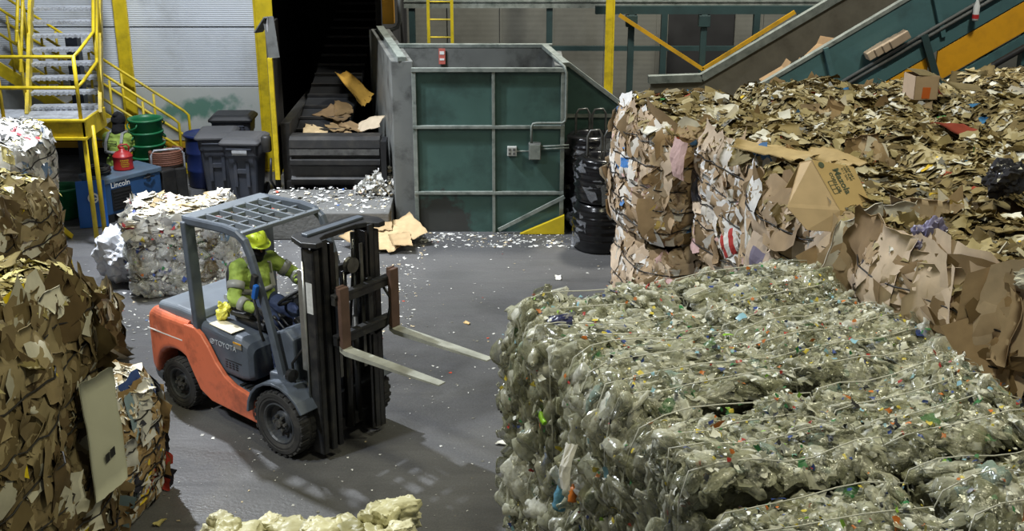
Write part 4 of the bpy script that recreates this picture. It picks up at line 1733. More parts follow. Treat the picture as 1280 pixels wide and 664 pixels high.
# seam line strip and rear bumper
m = MB()
rings = []
for x in (-2.14, -2.05, -1.9):
    t_ = max(0, (-1.75 - x) / .41)
    rings.append(sring(x, .53 - .12 * t_ ** 2.2, .2, .3, .03))
m.loft(rings)
m.build('rear_skirt', FL_GREY, fl)
# swept side panels
side = [(-1.42, .67), (-1.40, 1.0), (-1.24, 1.0), (-1.14, .95), (-1.04, .84), (-.94, .70), (-.82, .585), (-.68, .52), (-.40, .47), (-.36, .43), (-.36, .21), (-1.05, .25), (-1.22, .33), (-1.31, .48)]
for s in (-1, 1):
    m = MB()
    m.prism(side, s * .50, s * .555, 'y')
    m.build('side_panel', FL_ORANGE, fl, bevel=.012)
# dark chassis and floor
m = MB()
m.b2((-1.3, -.48, .22), (-.35, .48, .42))
m.b2((-1.9, -.3, .22), (-1.2, .3, .62))
m.b2((-.4, -.34, .2), (.22, .34, .5))
m.build('chassis', FL_BLACK, fl, bevel=.01)
m = MB()
m.prism([(-1.05, .42), (-.95, .62), (-.85, .56), (-.72, .50), (-.3, .47), (-.02, .5), (-.02, .42)], -.50, .50, 'y')
m.build('floor_plate', FL_GREY, fl, bevel=.008)
for s in (-1, 1):
    m = MB()
    for k in range(5):
        m.b2((-.68 + k * .07, s * .36, .5 - k * .004), (-.64 + k * .07, s * .48, .515 - k * .004))
    m.build('step_tread', FL_BLACK, fl)
# hood (engine cover) with rounded front
m = MB()
rings = []
for x, hw, z0, z1 in ((-1.98, .42, .96, 1.06), (-1.9, .47, .96, 1.10), (-1.6, .49, .96, 1.13), (-1.3, .49, .96, 1.12), (-1.24, .49, .9, 1.06)):
    rings.append(sring(x, hw, z0, z1, .05))
m.loft(rings)
m.build('rear_hood', FL_GREY_LT, fl, bevel=.006)
m = MB()
rings = []
for x, hw, z0, z1 in ((-1.26, .485, .55, 1.05), (-1.1, .485, .55, 1.045), (-.8, .485, .55, 1.02), (-.62, .48, .55, 1.0), (-.55, .46, .56, .96), (-.51, .42, .58, .9)):
    rings.append(sring(x, hw, z0, z1, .07))
m.loft(rings)
hood = m.build('engine_cover', FL_GREY, fl, bevel=.006)
m = MB()
m.b2((-.86, -.489, .74), (-.62, -.484, .745))
for k in range(3):
    for j in range(4):
        m.b2((-.86 + j * .05, -.489, .66 + k * .025), (-.83 + j * .05, -.484, .67 + k * .025))
m.build('cover_vents', FL_BLACK, hood)
text_obj('TOYOTA', .078, pmat('pale_lettering', srgb(176, 184, 194), .5), hood, (-.84, -.4885, .885), (PI / 2, 0, 0))
m = MB()
for k in range(20):
    a, b = 2 * PI * k / 20, 2 * PI * (k + 1) / 20
    for rx, rz in ((.036, .026), (.016, .026), (.026, .012)):
        m.bar((-1.045 + rx * math.cos(a), -.488, .885 + rz * math.sin(a) + (.008 if rx == .026 else 0)), (-1.045 + rx * math.cos(b), -.488, .885 + rz * math.sin(b) + (.008 if rx == .026 else 0)), .003, .007, (0, 1, 0))
m.build('emblem', pmat('pale_emblem', srgb(176, 184, 194), .5), hood)
m = MB()
m.b2((-.72, -.489, .90), (-.60, -.481, .965))
m.build('caution_label', pmat('dull_label', srgb(126, 122, 116), .6, var=.1), hood)
m = MB()
m.b2((-.72, -.491, .95), (-.60, -.483, .965))
m.build('orange_label_strip', ORANGE_PANEL, hood)
# counterweight top rear grille strip
# wheels
def wheel(x, y, r, w, name, sgn):
    e = bpy.data.objects.new(name, None)
    COL.objects.link(e)
    e.parent = fl
    M = Matrix.Translation((x, y, r)) @ Matrix.Rotation(-sgn * PI / 2, 4, 'X')
    m = MB()
    hw = w / 2
    m.lathe([(r * .60, -hw * .8), (r * .72, -hw), (r * .9, -hw), (r * .965, -hw * .86), (r * .975, -hw * .4), (r * .975, hw * .4), (r * .965, hw * .86), (r * .9, hw), (r * .80, hw * 1.02), (r * .79, hw * .97), (r * .72, hw), (r * .60, hw * .8)], 40, M, True)
    # tread lugs
    for k in range(26):
        for sd in (-1, 1):
            a = 2 * PI * (k + (.5 if sd > 0 else 0)) / 26
            R = M @ Matrix.Rotation(a, 4, 'Z')
            c = [(r * .93, -.03, sd * hw * .12), (r * .93, .03, sd * hw * .12), (r * .93, .015, sd * hw * .97), (r * .93, -.025, sd * hw * .97)]
            top = [(r * 1.0, p[1] * .9, p[2]) for p in c]
            top[2] = (r * .985, top[2][1], top[2][2])
            top[3] = (r * .985, top[3][1], top[3][2])
            m.add([R @ Vector(p) for p in c + top], [(0, 1, 2, 3), (4, 7, 6, 5), (0, 4, 5, 1), (1, 5, 6, 2), (2, 6, 7, 3), (3, 7, 4, 0)])
    m.build('tyre', RUBBER, e)
    m = MB()
    m.lathe([(r * .62, -hw * .8), (r * .62, hw * .86), (r * .58, hw * .9), (r * .54, hw * .78), (r * .50, hw * .35), (r * .36, hw * .2), (r * .30, hw * .45), (r * .24, hw * .55), (r * .12, hw * .58), (.0, hw * .6)], 32, M)
    m.build('rim', RIM_DARK, e, smooth=False)
    m = MB()
    for k in range(6):
        a = 2 * PI * k / 6
        m.lathe([(.018, hw * .2), (.018, hw * .62), (0, hw * .64)], 6, M @ Matrix.Translation((r * .21 * math.cos(a), r * .21 * math.sin(a), 0.03)))
    m.lathe([(r * .13, hw * .5), (r * .11, hw * .95), (0, hw * .98)], 16, M)
    m.build('hub_nuts', WORN_STEEL, e)
    return e


wheel(0, -.49, .34, .24, 'front_wheel', -1)
wheel(0, .49, .34, .24, 'front_wheel', 1)
wheel(-1.6, -.44, .275, .19, 'rear_wheel', -1)
wheel(-1.6, .44, .275, .19, 'rear_wheel', 1)
# front fenders
for s in (-1, 1):
    m = MB()
    out, inn = [], []
    for k in range(10):
        a = math.radians(178 - k * 148 / 9)
        out.append((.43 * math.cos(a), .34 + .425 * math.sin(a)))
        inn.append((.40 * math.cos(a), .34 + .395 * math.sin(a)))
    m.prism(out + list(reversed(inn)), s * .34, s * .625, 'y')
    m.build('fender', FL_GREY, fl, bevel=.008)
m = MB()
m.b2((-.30, -.36, .48), (.10, .36, .76))
m.build('front_bulkhead', FL_GREY, fl, bevel=.02)
# dashboard
m = MB()
m.prism([(-.16, .74), (-.22, 1.06), (-.18, 1.18), (-.02, 1.24), (.08, 1.16), (.10, .74)], -.42, .36, 'y')
m.build('dashboard', FL_GREY, fl, bevel=.02)
m = MB()
m.prism([(-.20, .58), (-.20, .80), (.06, .82), (.1, .58)], -.50, -.36, 'y')
m.build('cowl_side', FL_GREY, fl, bevel=.02)
m = MB()
m.box((-.15, -.05, 1.20), (.10, .22, .05), (0, .5, 0))
m.build('instrument_panel', FL_BLACK, fl, bevel=.01)
# steering column and wheel
m = MB()
m.tube([(-.06, .06, 1.05), (-.42, .08, 1.32)], .03, 10)
m.build('steering_column', FL_BLACK, fl, smooth=True)
Ms = Matrix.Translation((-.43, .08, 1.335)) @ Matrix.Rotation(math.radians(-38), 4, 'Y')
m = MB()
ring = [Ms @ Vector((.17 * math.cos(2 * PI * k / 32), .17 * math.sin(2 * PI * k / 32), .01)) for k in range(32)]
prof = []
m.lathe([(.17 + .016 * math.cos(2 * PI * k / 8), .016 * math.sin(2 * PI * k / 8)) for k in range(8)], 36, Ms, True)
for a in (0.5, 2.6, 4.7):
    m.bar(Ms @ Vector((0, 0, -.01)), Ms @ Vector((.17 * math.cos(a), .17 * math.sin(a), 0)), .03, .014)
m.lathe([(0, -.02), (.04, -.02), (.035, .012), (0, .015)], 14, Ms)
m.build('steering_wheel', BLACK, fl, smooth=False)
m = MB()
m.lathe([(0, 0), (.012, 0), (.02, .03), (.016, .06), (0, .065)], 10, Ms @ Matrix.Translation((-.05, .155, .01)))
m.build('steering_knob', BLACK, fl, smooth=True)
for k in range(4):
    y = -.20 - k * .065
    m = MB()
    m.tube([(-.10 + .01 * k, y, 1.05), (-.2, y - .005, 1.16), (-.31, y - .01, 1.235)], .010, 7)
    m.lathe([(0, -.03), (.014, -.025), (.018, .0), (.014, .03), (0, .035)], 10, Matrix.Translation((-.32, y - .01, 1.245)) @ Matrix.Rotation(-1.0, 4, 'Y'))
    m.build('control_lever', BLACK, fl, smooth=True)
for y in (-.12, .05):
    m = MB()
    m.box((-.26, y, .58), (.03, .08, .12), (0, .6, 0))
    m.build('pedal', FL_BLACK, fl)
# seat
m = MB()
rings = []
for x, hw, z0, z1 in ((-1.0, .22, 1.02, 1.12), (-.9, .24, 1.02, 1.13), (-.68, .25, 1.02, 1.13), (-.56, .23, 1.02, 1.10)):
    rings.append(sring(x, hw, z0, z1, .04))
m.loft(rings)
m.build('seat_cushion', VINYL, fl, bevel=.006, smooth=True)
m = MB()
rings = []
for z, x, hw in ((1.08, -.97, .23), (1.2, -1.0, .25), (1.38, -1.03, .25), (1.52, -1.06, .22), (1.60, -1.075, .16)):
    r2 = [(x + p[2], p[1], z) for p in sring(0, hw, -.055, .055, .045)]
    rings.append(r2)
m.loft(rings)
m.build('seat_back', VINYL, fl, smooth=True)
m = MB()
m.lathe([(0, 0), (.03, 0), (.03, .03), (0, .03)], 14, Matrix.Translation((-1.02, -.27, 1.3)) @ Matrix.Rotation(PI / 2, 4, 'X'))
m.build('seat_knob', pmat('pale_knob', srgb(170, 176, 182), .4), fl)
for s in (-1, 1):
    m = MB()
    m.bar((-.98, s * .27, 1.14), (-.68, s * .27, 1.17), .05, .05)
    m.build('hip_guard', VINYL, fl, bevel=.015)
# overhead guard
for s in (-1, 1):
    m = MB()
    m.bar((-1.24, s * .47, .95), (-1.27, s * .49, 2.100), .07, .13, (0, 1, 0))
    m.build('rear_pillar', FL_GREY, fl, bevel=.015)
    m = MB()
    pts = [(-1.30, s * .49, 2.100), (-.70, s * .49, 2.130), (-.52, s * .49, 2.115), (-.42, s * .49, 2.060), (-.35, s * .49, 1.93), (-.24, s * .485, 1.6), (-.13, s * .48, 1.2), (-.02, s * .475, .74)]
    for a, b in zip(pts[:-1], pts[1:]):
        pass
    rings = []
    P = [Vector(p) for p in pts]
    for i, p in enumerate(P):
        tg = (P[min(i + 1, len(P) - 1)] - P[max(i - 1, 0)]).normalized()
        n = Vector((0, 1, 0)).cross(tg).normalized()
        w, h = .032, .042
        rings.append([p + Vector((0, 1, 0)) * a * w + n * b * h for a, b in ((-1, -.6), (-.6, -1), (.6, -1), (1, -.6), (1, .6), (.6, 1), (-.6, 1), (-1, .6))])
    m.loft(rings)
    m.build('front_pillar', FL_GREY, fl, smooth=False)
m = MB()
for k in range(6):
    m.b2((-1.315, -.5, 1.80 + k * .025), (-1.25, -.535, 1.81 + k * .025))
m.build('pillar_louvre', FL_BLACK, fl)
m = MB()
m.b2((-1.34, -.5, 2.100), (-1.16, .5, 2.145))
m.build('guard_rear_plate', FL_GREY_LT, fl, bevel=.008)
m = MB()
m.b2((-.50, -.49, 2.100), (-.44, .49, 2.140))
m.build('guard_front_bar', FL_GREY_LT, fl, bevel=.008)
for k in range(5):
    y = -.33 + k * .165
    m = MB()
    m.b2((-1.18, y - .012, 2.095), (-.47, y + .012, 2.145))
    m.build('guard_slat', FL_GREY_LT, fl)
for x in (-.98, -.74):
    m = MB()
    m.b2((x - .012, -.47, 2.090), (x + .012, .47, 2.130))
    m.build('guard_crossbar', FL_GREY_LT, fl)
m = MB()
m.box((-.28, -.53, 1.70), (.06, .05, .16), (0, .3, 0))
m.build('light_housing', FL_BLACK, fl, bevel=.01)
m = MB()
m.box((-.235, -.56, 1.62), (.05, .05, .15), (0, .3, 0))
m.build('blue_lamp', BLUE_BRIGHT, fl, bevel=.012)
m = MB()
m.tube([(-.33, -.53, 1.58), (-.26, -.53, 1.4), (-.24, -.53, 1.2), (-.2, -.53, 1.12)], .014, 8)
m.build('grab_handle', BLACK, fl, smooth=True)
# mast
for s in (-1, 1):
    m = MB()
    y = s * .385
    m.b2((.27, y - .035, .07), (.30, y + .035, 2.12))
    m.b2((.40, y - .035, .07), (.43, y + .035, 2.12))
    m.b2((.27, y + s * .015, .07), (.43, y + s * .035, 2.12))
    m.build('outer_mast_rail', FL_BLACK, fl, bevel=.004)
    m = MB()
    y = s * .30
    m.b2((.30, y - .035, .10), (.325, y + .035, 2.2))
    m.b2((.43, y - .035, .10), (.455, y + .035, 2.2))
    m.b2((.30, y + s * .015, .10), (.455, y + s * .035, 2.2))
    m.build('inner_mast_rail', FL_BLACK, fl, bevel=.004)
    m = MB()
    y = s * .225
    m.b2((.33, y - .03, .12), (.47, y - .012 * s + .012, 2.16))
    m.build('third_mast_rail', BLACK_GLOSS, fl, bevel=.004)
    m = MB()
    m.tube([(.26, s * .24, .15), (.26, s * .24, 1.25)], .04, 14)
    m.build('lift_cylinder', FL_BLACK, fl, smooth=True)
    m = MB()
    m.tube([(.26, s * .24, 1.25), (.26, s * .24, 2.1)], .024, 12)
    m.build('cylinder_rod', STEEL_BRIGHT, fl, smooth=True)
    m = MB()
    m.b2((.2, s * .40 - .02, .9), (.27, s * .40 + .02, 1.9))
    m.build('hose_guard', STEEL_BRIGHT, fl, bevel=.004)
    m = MB()
    m.b2((.44, s * .16 - .018, .8), (.452, s * .16 + .018, 2.05))
    m.build('lift_chain', WORN_STEEL, fl)
    m = MB()
    m.tube([(.0, s * .28, .62), (.24, s * .36, .72)], .035, 10)
    m.build('tilt_cylinder', WORN_STEEL, fl, smooth=True)
m = MB()
m.tube([(.36, .0, .2), (.36, .0, 1.15)], .05, 16)
m.tube([(.36, .0, 1.15), (.36, .0, 1.8)], .034, 14)
m.build('centre_cylinder', BLACK_GLOSS, fl, smooth=True)
m = MB()
m.lathe([(.03, -.03), (.075, -.03), (.06, -.012), (.06, .012), (.075, .03), (.03, .03)], 22, Matrix.Translation((.42, .05, 1.86)) @ Matrix.Rotation(PI / 2, 4, 'Y'))
m.build('chain_sheave', WORN_STEEL, fl)
m = MB()
m.b2((.31, -.4235, 1.50), (.39, -.4195, 1.80))
m.build('mast_label', pmat('mast_label_white', srgb(196, 198, 198), .5, var=.15, scale=20), fl)['label'] = 'whitish label on the mast side'
m = MB()
m.tube([(.29, -.432, .6), (.29, -.432, 2.0)], .012, 8)
m.build('steel_pipe', STEEL_BRIGHT, fl, smooth=True)
# mast cross members: notched top plate
m = MB()
m.prism([(.16, -.43), (.36, -.50), (.50, -.44), (.50, -.36), (.40, -.30), (.36, -.2), (.36, .2), (.40, .30), (.50, .36), (.50, .44), (.36, .50), (.16, .43), (.12, .36), (.12, -.36)], 2.16, 2.21, 'z')
m.build('mast_top_plate', FL_BLACK, fl, bevel=.008)
m = MB()
m.prism([(.22, -.36), (.30, -.36), (.30, .36), (.22, .36)], 2.21, 2.235, 'z')
m.build('top_plate_rib', FL_GREY, fl, bevel=.006)
for z in (.12, 1.0, 1.7):
    m = MB()
    m.b2((.22, -.40, z), (.27, .40, z + .12))
    m.build('mast_cross_member', FL_BLACK, fl, bevel=.006)
# carriage and forks
CZ = 1.13
for z in (CZ + .10, CZ + .50):
    m = MB()
    m.b2((.50, -.30, z - .05), (.55, .50, z + .05))
    m.b2((.495, -.30, z + .03), (.565, .50, z + .055))
    m.build('carriage_bar', FL_BLACK, fl, bevel=.005)
for s in (-.2, .2):
    m = MB()
    m.b2((.465, s - .03, CZ - .0), (.51, s + .03, CZ + .58))
    m.build('carriage_bracket', FL_BLACK, fl, bevel=.005)
for y in (-.22, .44):
    e = bpy.data.objects.new('fork', None)
    COL.objects.link(e)
    e.parent = fl
    w = .055
    m = MB()
    m.b2((.555, y - w, CZ), (.60, y + w, CZ + .62))
    m.b2((.53, y - w * .8, CZ + .55), (.56, y + w * .8, CZ + .63))
    m.build('shank', RUST, e, bevel=.006)
    m = MB()
    m.loft([[(.555, y - w, CZ - .005), (.555, y + w, CZ - .005), (.555, y + w, CZ + .05), (.555, y - w, CZ + .05)],
            [(.62, y - w, CZ - .03), (.62, y + w, CZ - .03), (.62, y + w, CZ + .02), (.62, y - w, CZ + .02)],
            [(1.32, y - w, CZ - .02), (1.32, y + w, CZ - .02), (1.32, y + w, CZ + .008), (1.32, y - w, CZ + .008)],
            [(1.76, y - w * .8, CZ - .008), (1.76, y + w * .8, CZ - .008), (1.76, y + w * .8, CZ + .004), (1.76, y - w * .8, CZ + .004)]])
    m.build('blade', FORK_STEEL, e)
for pts in ([(.2, -.34, .55), (.1, -.44, .7), (.1, -.46, .95), (.2, -.38, 1.12), (.26, -.36, 1.2)], [(.46, .3, 1.1), (.56, .36, 1.2), (.58, .40, 1.45), (.5, .36, 1.6)], [(.3, -.16, 1.2), (.34, -.14, 1.7), (.4, -.1, 2.0)], [(.3, .12, 1.2), (.34, .14, 1.7), (.4, .1, 2.0)]):
    m = MB()
    m.tube(pts, .014, 8)
    m.build('hydraulic_hose', BLACK, fl, smooth=True)
for s in (-1, 1):
    m = MB()
    m.lathe([(.0, 0), (.06, 0), (.065, .05), (.0, .07)], 16, Matrix.Translation((.12, s * .52, .86)) @ Matrix.Rotation(PI / 2, 4, 'Y'))
    m.build('work_lamp', FL_BLACK, fl)

# loose things on the truck
def at_truck(x, y, z):
    c, s = math.cos(FH), math.sin(FH)
    return (-1.86 + x * c - y * s, 10.74 + x * s + y * c, z)


rng = np.random.default_rng(5)
m = MB()
m.box((0, 0, .004), (.36, .16, .008))
o = m.build('paper_sheet', PAPER, None, bevel=.002)
o.location = at_truck(-.93, -.385, 1.035)
o.rotation_euler = (0, .03, FH - .05)
tag(o, 'stained sheet of cardboard lying on the grey truck hood', 'cardboard')
me = blob_mesh([('e', (0, 0, .06), (.075, .07, .065), (0, 0, 0)), ('e', (.03, .03, .11), (.05, .05, .06), (0, .4, 0)), ('c', (0, 0, .12), (-.03, -.01, .18), .035, .02), ('c', (.04, -.02, .1), (.08, -.04, .16), .03, .012)], .012, 2)
for v in me.vertices:
    n = noise.noise(v.co * 26) * .02 + noise.noise(v.co * 60) * .008
    v.co = v.co + v.normal * n
    v.co.z = max(v.co.z, 0.0)
me.materials.clear()
me.materials.append(YELLOW_BAG)
o = bpy.data.objects.new('crumpled_bag', me)
COL.objects.link(o)
o.location = at_truck(-1.08, -.30, 1.05)
tag(o, 'crumpled yellow plastic bag lying on the truck hood beside the seat', 'bag')

# ------------------------------------------------------------------ driver
dr = thing('person', 'driver in lime hi-vis jacket and yellow helmet seated in the forklift', 'person', (-1.947, 10.808, 0), FH)
hip, chest, neck = (-.80, 0, 1.21), (-.80, 0, 1.50), (-.78, 0, 1.68)
shR, shL = (-.82, -.19, 1.60), (-.78, .19, 1.60)
elR, elL = (-.70, -.36, 1.34), (-.60, .36, 1.42)
wrR, wrL = (-.46, -.30, 1.28), (-.40, .24, 1.43)
head = (-.74, 0, 1.80)
kR, kL = (-.36, -.15, 1.13), (-.34, .15, 1.13)
aR, aL = (-.36, -.14, .62), (-.30, .14, .62)
tR, tL = (-.20, -.14, .55), (-.14, .14, .55)
hf = Vector((.95, -.25, -.12)).normalized()
body = [('c', hip, chest, .125, .125), ('c', chest, neck, .11, .05), ('c', neck, (-.75, 0, 1.74), .05, .05), ('c', (-.8, -.09, 1.2), (-.8, .09, 1.2), .1, .1)]
for sh, el, wr, k, a, t_, s in ((shR, elR, wrR, kR, aR, tR, -1), (shL, elL, wrL, kL, aL, tL, 1)):
    body += [('c', (chest[0], 0, 1.58), sh, .08, .06), ('c', sh, el, .05, .04), ('c', el, wr, .04, .028),
             ('c', (-.78, s * .09, 1.2), k, .078, .055), ('c', k, a, .052, .036), ('c', a, t_, .04, .032)]
HR = (wrR, (.85, .1, -.1), (0.1, -.15, 1), -1)
HL = (wrL, (.95, -.25, -.15), (0.2, 0, 1), 1)
body += hand_parts(*HR, curl=.8) + hand_parts(*HL, curl=.9)
body += head_parts(head, hf)
blob('body', body, SKIN, dr, .009, 2)
jk = [('c', (-.80, 0, 1.22), (-.80, 0, 1.45), .15, .155), ('c', (-.80, -.07, 1.3), (-.80, .07, 1.3), .135, .135), ('c', (-.81, -.09, 1.5), (-.81, .09, 1.5), .12, .12), ('c', (-.80, -.05, 1.6), (-.80, .05, 1.6), .1, .1), ('c', (-.79, 0, 1.64), (-.77, 0, 1.70), .085, .075)]
for sh, el, wr in ((shR, elR, wrR), (shL, elL, wrL)):
    w2 = Vector(el).lerp(Vector(wr), .88)
    jk += [('c', (-.81, sh[1] * .5, 1.60), sh, .095, .088), ('c', sh, el, .085, .068), ('c', el, w2, .066, .05)]
jacket = blob('jacket', jk, HIVIS, dr, .012, 3, .010)


def band(p, q, t0, t1, r0, r1, parent, mat=REFLECT, name='reflective_band', seg=20, sy=1.0):
    p, q = Vector(p), Vector(q)
    z = (q - p).normalized()
    x = z.orthogonal().normalized()
    y = z.cross(x)
    m = MB()
    rings = []
    for tt, r in ((t0, r0), (t1, r1), (t1, r1 - .02), (t0, r0 - .02)):
        c = p.lerp(q, tt)
        rings.append([c + (x * math.cos(2 * PI * k / seg) + y * math.sin(2 * PI * k / seg) * sy) * r for k in range(seg)])
    vs = [v for r in rings for v in r]
    fs = []
    for i in range(4):
        j = (i + 1) % 4
        for k in range(seg):
            k2 = (k + 1) % seg
            fs.append((i * seg + k, i * seg + k2, j * seg + k2, j * seg + k))
    m.add(vs, fs)
    return m.build(name, mat, parent, smooth=True)


band(shR, elR, .45, .68, .088, .084, jacket)
band(elR, wrR, .30, .55, .073, .068, jacket)
band(shL, elL, .45, .68, .088, .084, jacket)
band(elL, wrL, .30, .55, .073, .068, jacket)
# torso bands follow the body as flattened rings
def torso_band(z, rx, ry, cx, parent, h=.05, mat=REFLECT, tilt=0.0):
    m = MB()
    S = 28
    rings = []
    for dz, e in ((-h / 2, 0), (h / 2, 0), (h / 2, -.025), (-h / 2, -.025)):
        rings.append([(cx + (rx + e) * math.cos(2 * PI * k / S), (ry + e) * math.sin(2 * PI * k / S), z + dz + tilt * math.cos(2 * PI * k / S)) for k in range(S)])
    fs = []
    for i in range(4):
        j = (i + 1) % 4
        for k in range(S):
            k2 = (k + 1) % S
            fs.append((i * S + k, i * S + k2, j * S + k2, j * S + k))
    m.add([p for r in rings for p in r], fs)
    return m.build('reflective_band', mat, parent, smooth=True)


torso_band(1.36, .162, .205, -.80, jacket)
for s in (-1, 1):
    m = MB()
    pts = [(-.655, s * .11, 1.36), (-.69, s * .115, 1.50), (-.705, s * .12, 1.60), (-.78, s * .115, 1.70), (-.87, s * .11, 1.67), (-.925, s * .11, 1.55), (-.955, s * .11, 1.38)]
    for a, b in zip(pts[:-1], pts[1:]):
        m.bar(a, b, .05, .012)
    m.build('reflective_brace', REFLECT, jacket, bevel=.004)
tr = []
for k, a, s in ((kR, aR, -1), (kL, aL, 1)):
    tr += [('c', (-.79, s * .09, 1.21), k, .105, .08), ('c', k, Vector(k).lerp(Vector(a), .93), .078, .062)]
tr += [('c', (-.80, -.1, 1.21), (-.80, .1, 1.21), .125, .125)]
blob('trousers', tr, DENIM, dr, .012, 3, .008)
for a, t_ in ((aR, tR), (aL, tL)):
    blob('boot', [('c', (a[0], a[1], a[2] + .04), (a[0], a[1], a[2] - .05), .055, .05), ('c', (a[0], a[1], a[2] - .06), (t_[0] + .03, t_[1], t_[2] + .005), .048, .042)], BOOT, dr, .01, 2)
for H_ in (HR, HL):
    blob('glove', hand_parts(*H_, curl=.8 if H_ is HR else .9, grow=.004) + [('c', Vector(H_[0]) - Vector(H_[1]).normalized() * .05, H_[0], .042, .034)], KNIT, dr, .005, 1)
hc = Vector(head)
yaw = math.atan2(hf.y, hf.x)
bal = [('e', hc + Vector((-.02, 0, .03)), (.112, .090, .105), (0, .1, yaw)), ('e', hc - Vector((0, 0, .05)) + hf * .02, (.086, .072, .078), (0, .1, yaw)), ('c', hc - Vector((.01, 0, .1)), (-.775, 0, 1.67), .075, .085)]
blob('balaclava', bal, KNIT, dr, .009, 2)
# eyes seen through the slit
for s in (-1, 1):
    l = Vector((0, 0, 1)).cross(hf)
    m = MB()
    c = hc + hf * .086 + l * s * .034 + Vector((0, 0, .012))
    m.lathe([(0, -.012), (.010, -.006), (.012, 0), (.010, .006), (0, .012)], 10, Matrix.Translation(c))
    m.build('eye', WHITE, dr, smooth=True)
Mh = Matrix.Translation(hc + Vector((-.012, 0, .055))) @ Matrix.Rotation(yaw, 4, 'Z') @ Matrix.Rotation(.10, 4, 'Y')
m = MB()
prof = [(.0, .125), (.03, .123), (.07, .108), (.1, .078), (.118, .035), (.124, 0.0), (.140, -.006), (.140, -.012), (.118, -.008), (.112, .03), (.09, .07), (.06, .1), (0, .117)]
m.lathe([(r, z) for r, z in prof], 28, Mh @ Matrix.Diagonal((1.12, .95, 1, 1)))
hel = m.build('helmet', HIVIS_HAT, dr, smooth=True)
m = MB()
for sg in (1,):
    pts_o, pts_i = [], []
    for k in range(11):
        a = math.radians(-70 + 14 * k)
        pts_o.append((.165 * 1.12 * math.cos(a) + .02, .128 * math.sin(a)))
        pts_i.append((.12 * 1.12 * math.cos(a), .118 * math.sin(a)))
    vs = [Mh @ Vector((p[0], p[1], -.014 - .012 * max(0, p[0] - .1) * 6)) for p in pts_o] + [Mh @ Vector((p[0], p[1], .002)) for p in pts_i]
    vs += [v + Vector((0, 0, .007)) for v in vs]
    n = 11
    fs = []
    for k in range(n - 1):
        fs += [(k, k + 1, n + k + 1, n + k), (2 * n + k, 3 * n + k, 3 * n + k + 1, 2 * n + k + 1), (k, 2 * n + k, 2 * n + k + 1, k + 1)]
    m.add(vs, fs)
m.build('helmet_peak', HIVIS_HAT, hel)
m = MB()
for a in (-.035, 0, .035):
    pts = [Mh @ Vector((.128 * math.cos(t_) * 1.0, a, .126 * math.sin(t_))) for t_ in [math.radians(25 + 13 * k) for k in range(11)]]
    m.tube(pts, .006, 6)
m.build('helmet_ridge', HIVIS_HAT, hel, smooth=True)

# ------------------------------------------------------------------ worker kneeling behind the welder, back to us
wk = thing('person', 'worker in dirty hi-vis jacket and black hood kneeling with back turned behind the welder', 'person', (-6.40, 19.0, 0), -.2)
wbody = [('c', (0, 0, .56), (0, .03, .92), .12, .12), ('c', (0, .03, .92), (0, .08, 1.14), .1, .05), ('c', (0, .08, 1.12), (0, .1, 1.2), .05, .05)]
for s in (-1, 1):
    wbody += [('c', (0, .05, 1.03), (s * .19, .05, 1.03), .07, .06), ('c', (s * .19, .05, 1.03), (s * .26, .16, .78), .05, .04), ('c', (s * .26, .16, .78), (s * .16, .36, .68), .04, .028),
              ('c', (s * .09, 0, .54), (s * .12, .14, .09), .08, .058), ('c', (s * .12, .14, .08), (s * .11, -.28, .07), .055, .04), ('c', (s * .11, -.28, .07), (s * .11, -.34, .04), .04, .034)]
    wbody += hand_parts((s * .16, .36, .68), (-s * .3, .9, -.2), (0, 0, 1), s, .8)
wbody += head_parts((0, .13, 1.30), (0, .95, -.3))
blob('body', wbody, SKIN, wk, .009, 2)
wj = [('c', (0, 0, .52), (0, .02, .88), .165, .165), ('c', (-.08, 0, .62), (.08, 0, .62), .14, .14), ('c', (-.1, .03, .92), (.1, .03, .92), .13, .13), ('c', (-.06, .05, 1.03), (.06, .05, 1.03), .1, .1), ('c', (0, .06, 1.06), (0, .09, 1.13), .09, .08)]
for s in (-1, 1):
    wj += [('c', (s * .1, .05, 1.02), (s * .19, .05, 1.02), .095, .09), ('c', (s * .19, .05, 1.02), (s * .26, .16, .78), .088, .07), ('c', (s * .26, .16, .78), (s * .17, .33, .69), .068, .052)]
wjk = blob('jacket', wj, HIVIS, wk, .012, 3, .010)
torso_band(.82, .222, .185, 0, wjk, .055)
for s in (-1, 1):
    band((s * .19, .05, 1.02), (s * .26, .16, .78), .5, .72, .094, .09, wjk)
    m = MB()
    pts = [(s * .13, -.155, .84), (s * .135, -.125, .98), (s * .12, -.03, 1.115), (s * .12, .1, 1.12)]
    for a, b in zip(pts[:-1], pts[1:]):
        m.bar(a, b, .05, .014)
    m.build('reflective_brace', REFLECT, wjk, bevel=.004)
m = MB()
for a, b in (((-.09, -.135, 1.0), (.06, -.135, 1.0)), ((-.09, -.142, .965), (.06, -.142, .965)), ((-.09, -.137, 1.0), (-.09, -.142, .965)), ((.06, -.137, 1.0), (.06, -.142, .965))):
    m.bar(a, b, .008, .008)
m.build('black_outline_patch', KNIT, wjk)
wt = [('c', (-.1, 0, .54), (.1, 0, .54), .14, .14)]
for s in (-1, 1):
    wt += [('c', (s * .09, 0, .54), (s * .12, .14, .10), .108, .085), ('c', (s * .12, .14, .09), (s * .11, -.26, .085), .08, .062)]
blob('trousers', wt, KNIT, wk, .012, 3, .006)
for s in (-1, 1):
    blob('boot', [('c', (s * .11, -.27, .09), (s * .11, -.34, .09), .06, .055), ('c', (s * .11, -.33, .09), (s * .11, -.36, .055), .05, .045)], BOOT, wk, .01, 2)
    blob('glove', hand_parts((s * .16, .36, .68), (-s * .3, .9, -.2), (0, 0, 1), s, .8, .004), KNIT, wk, .005, 1)
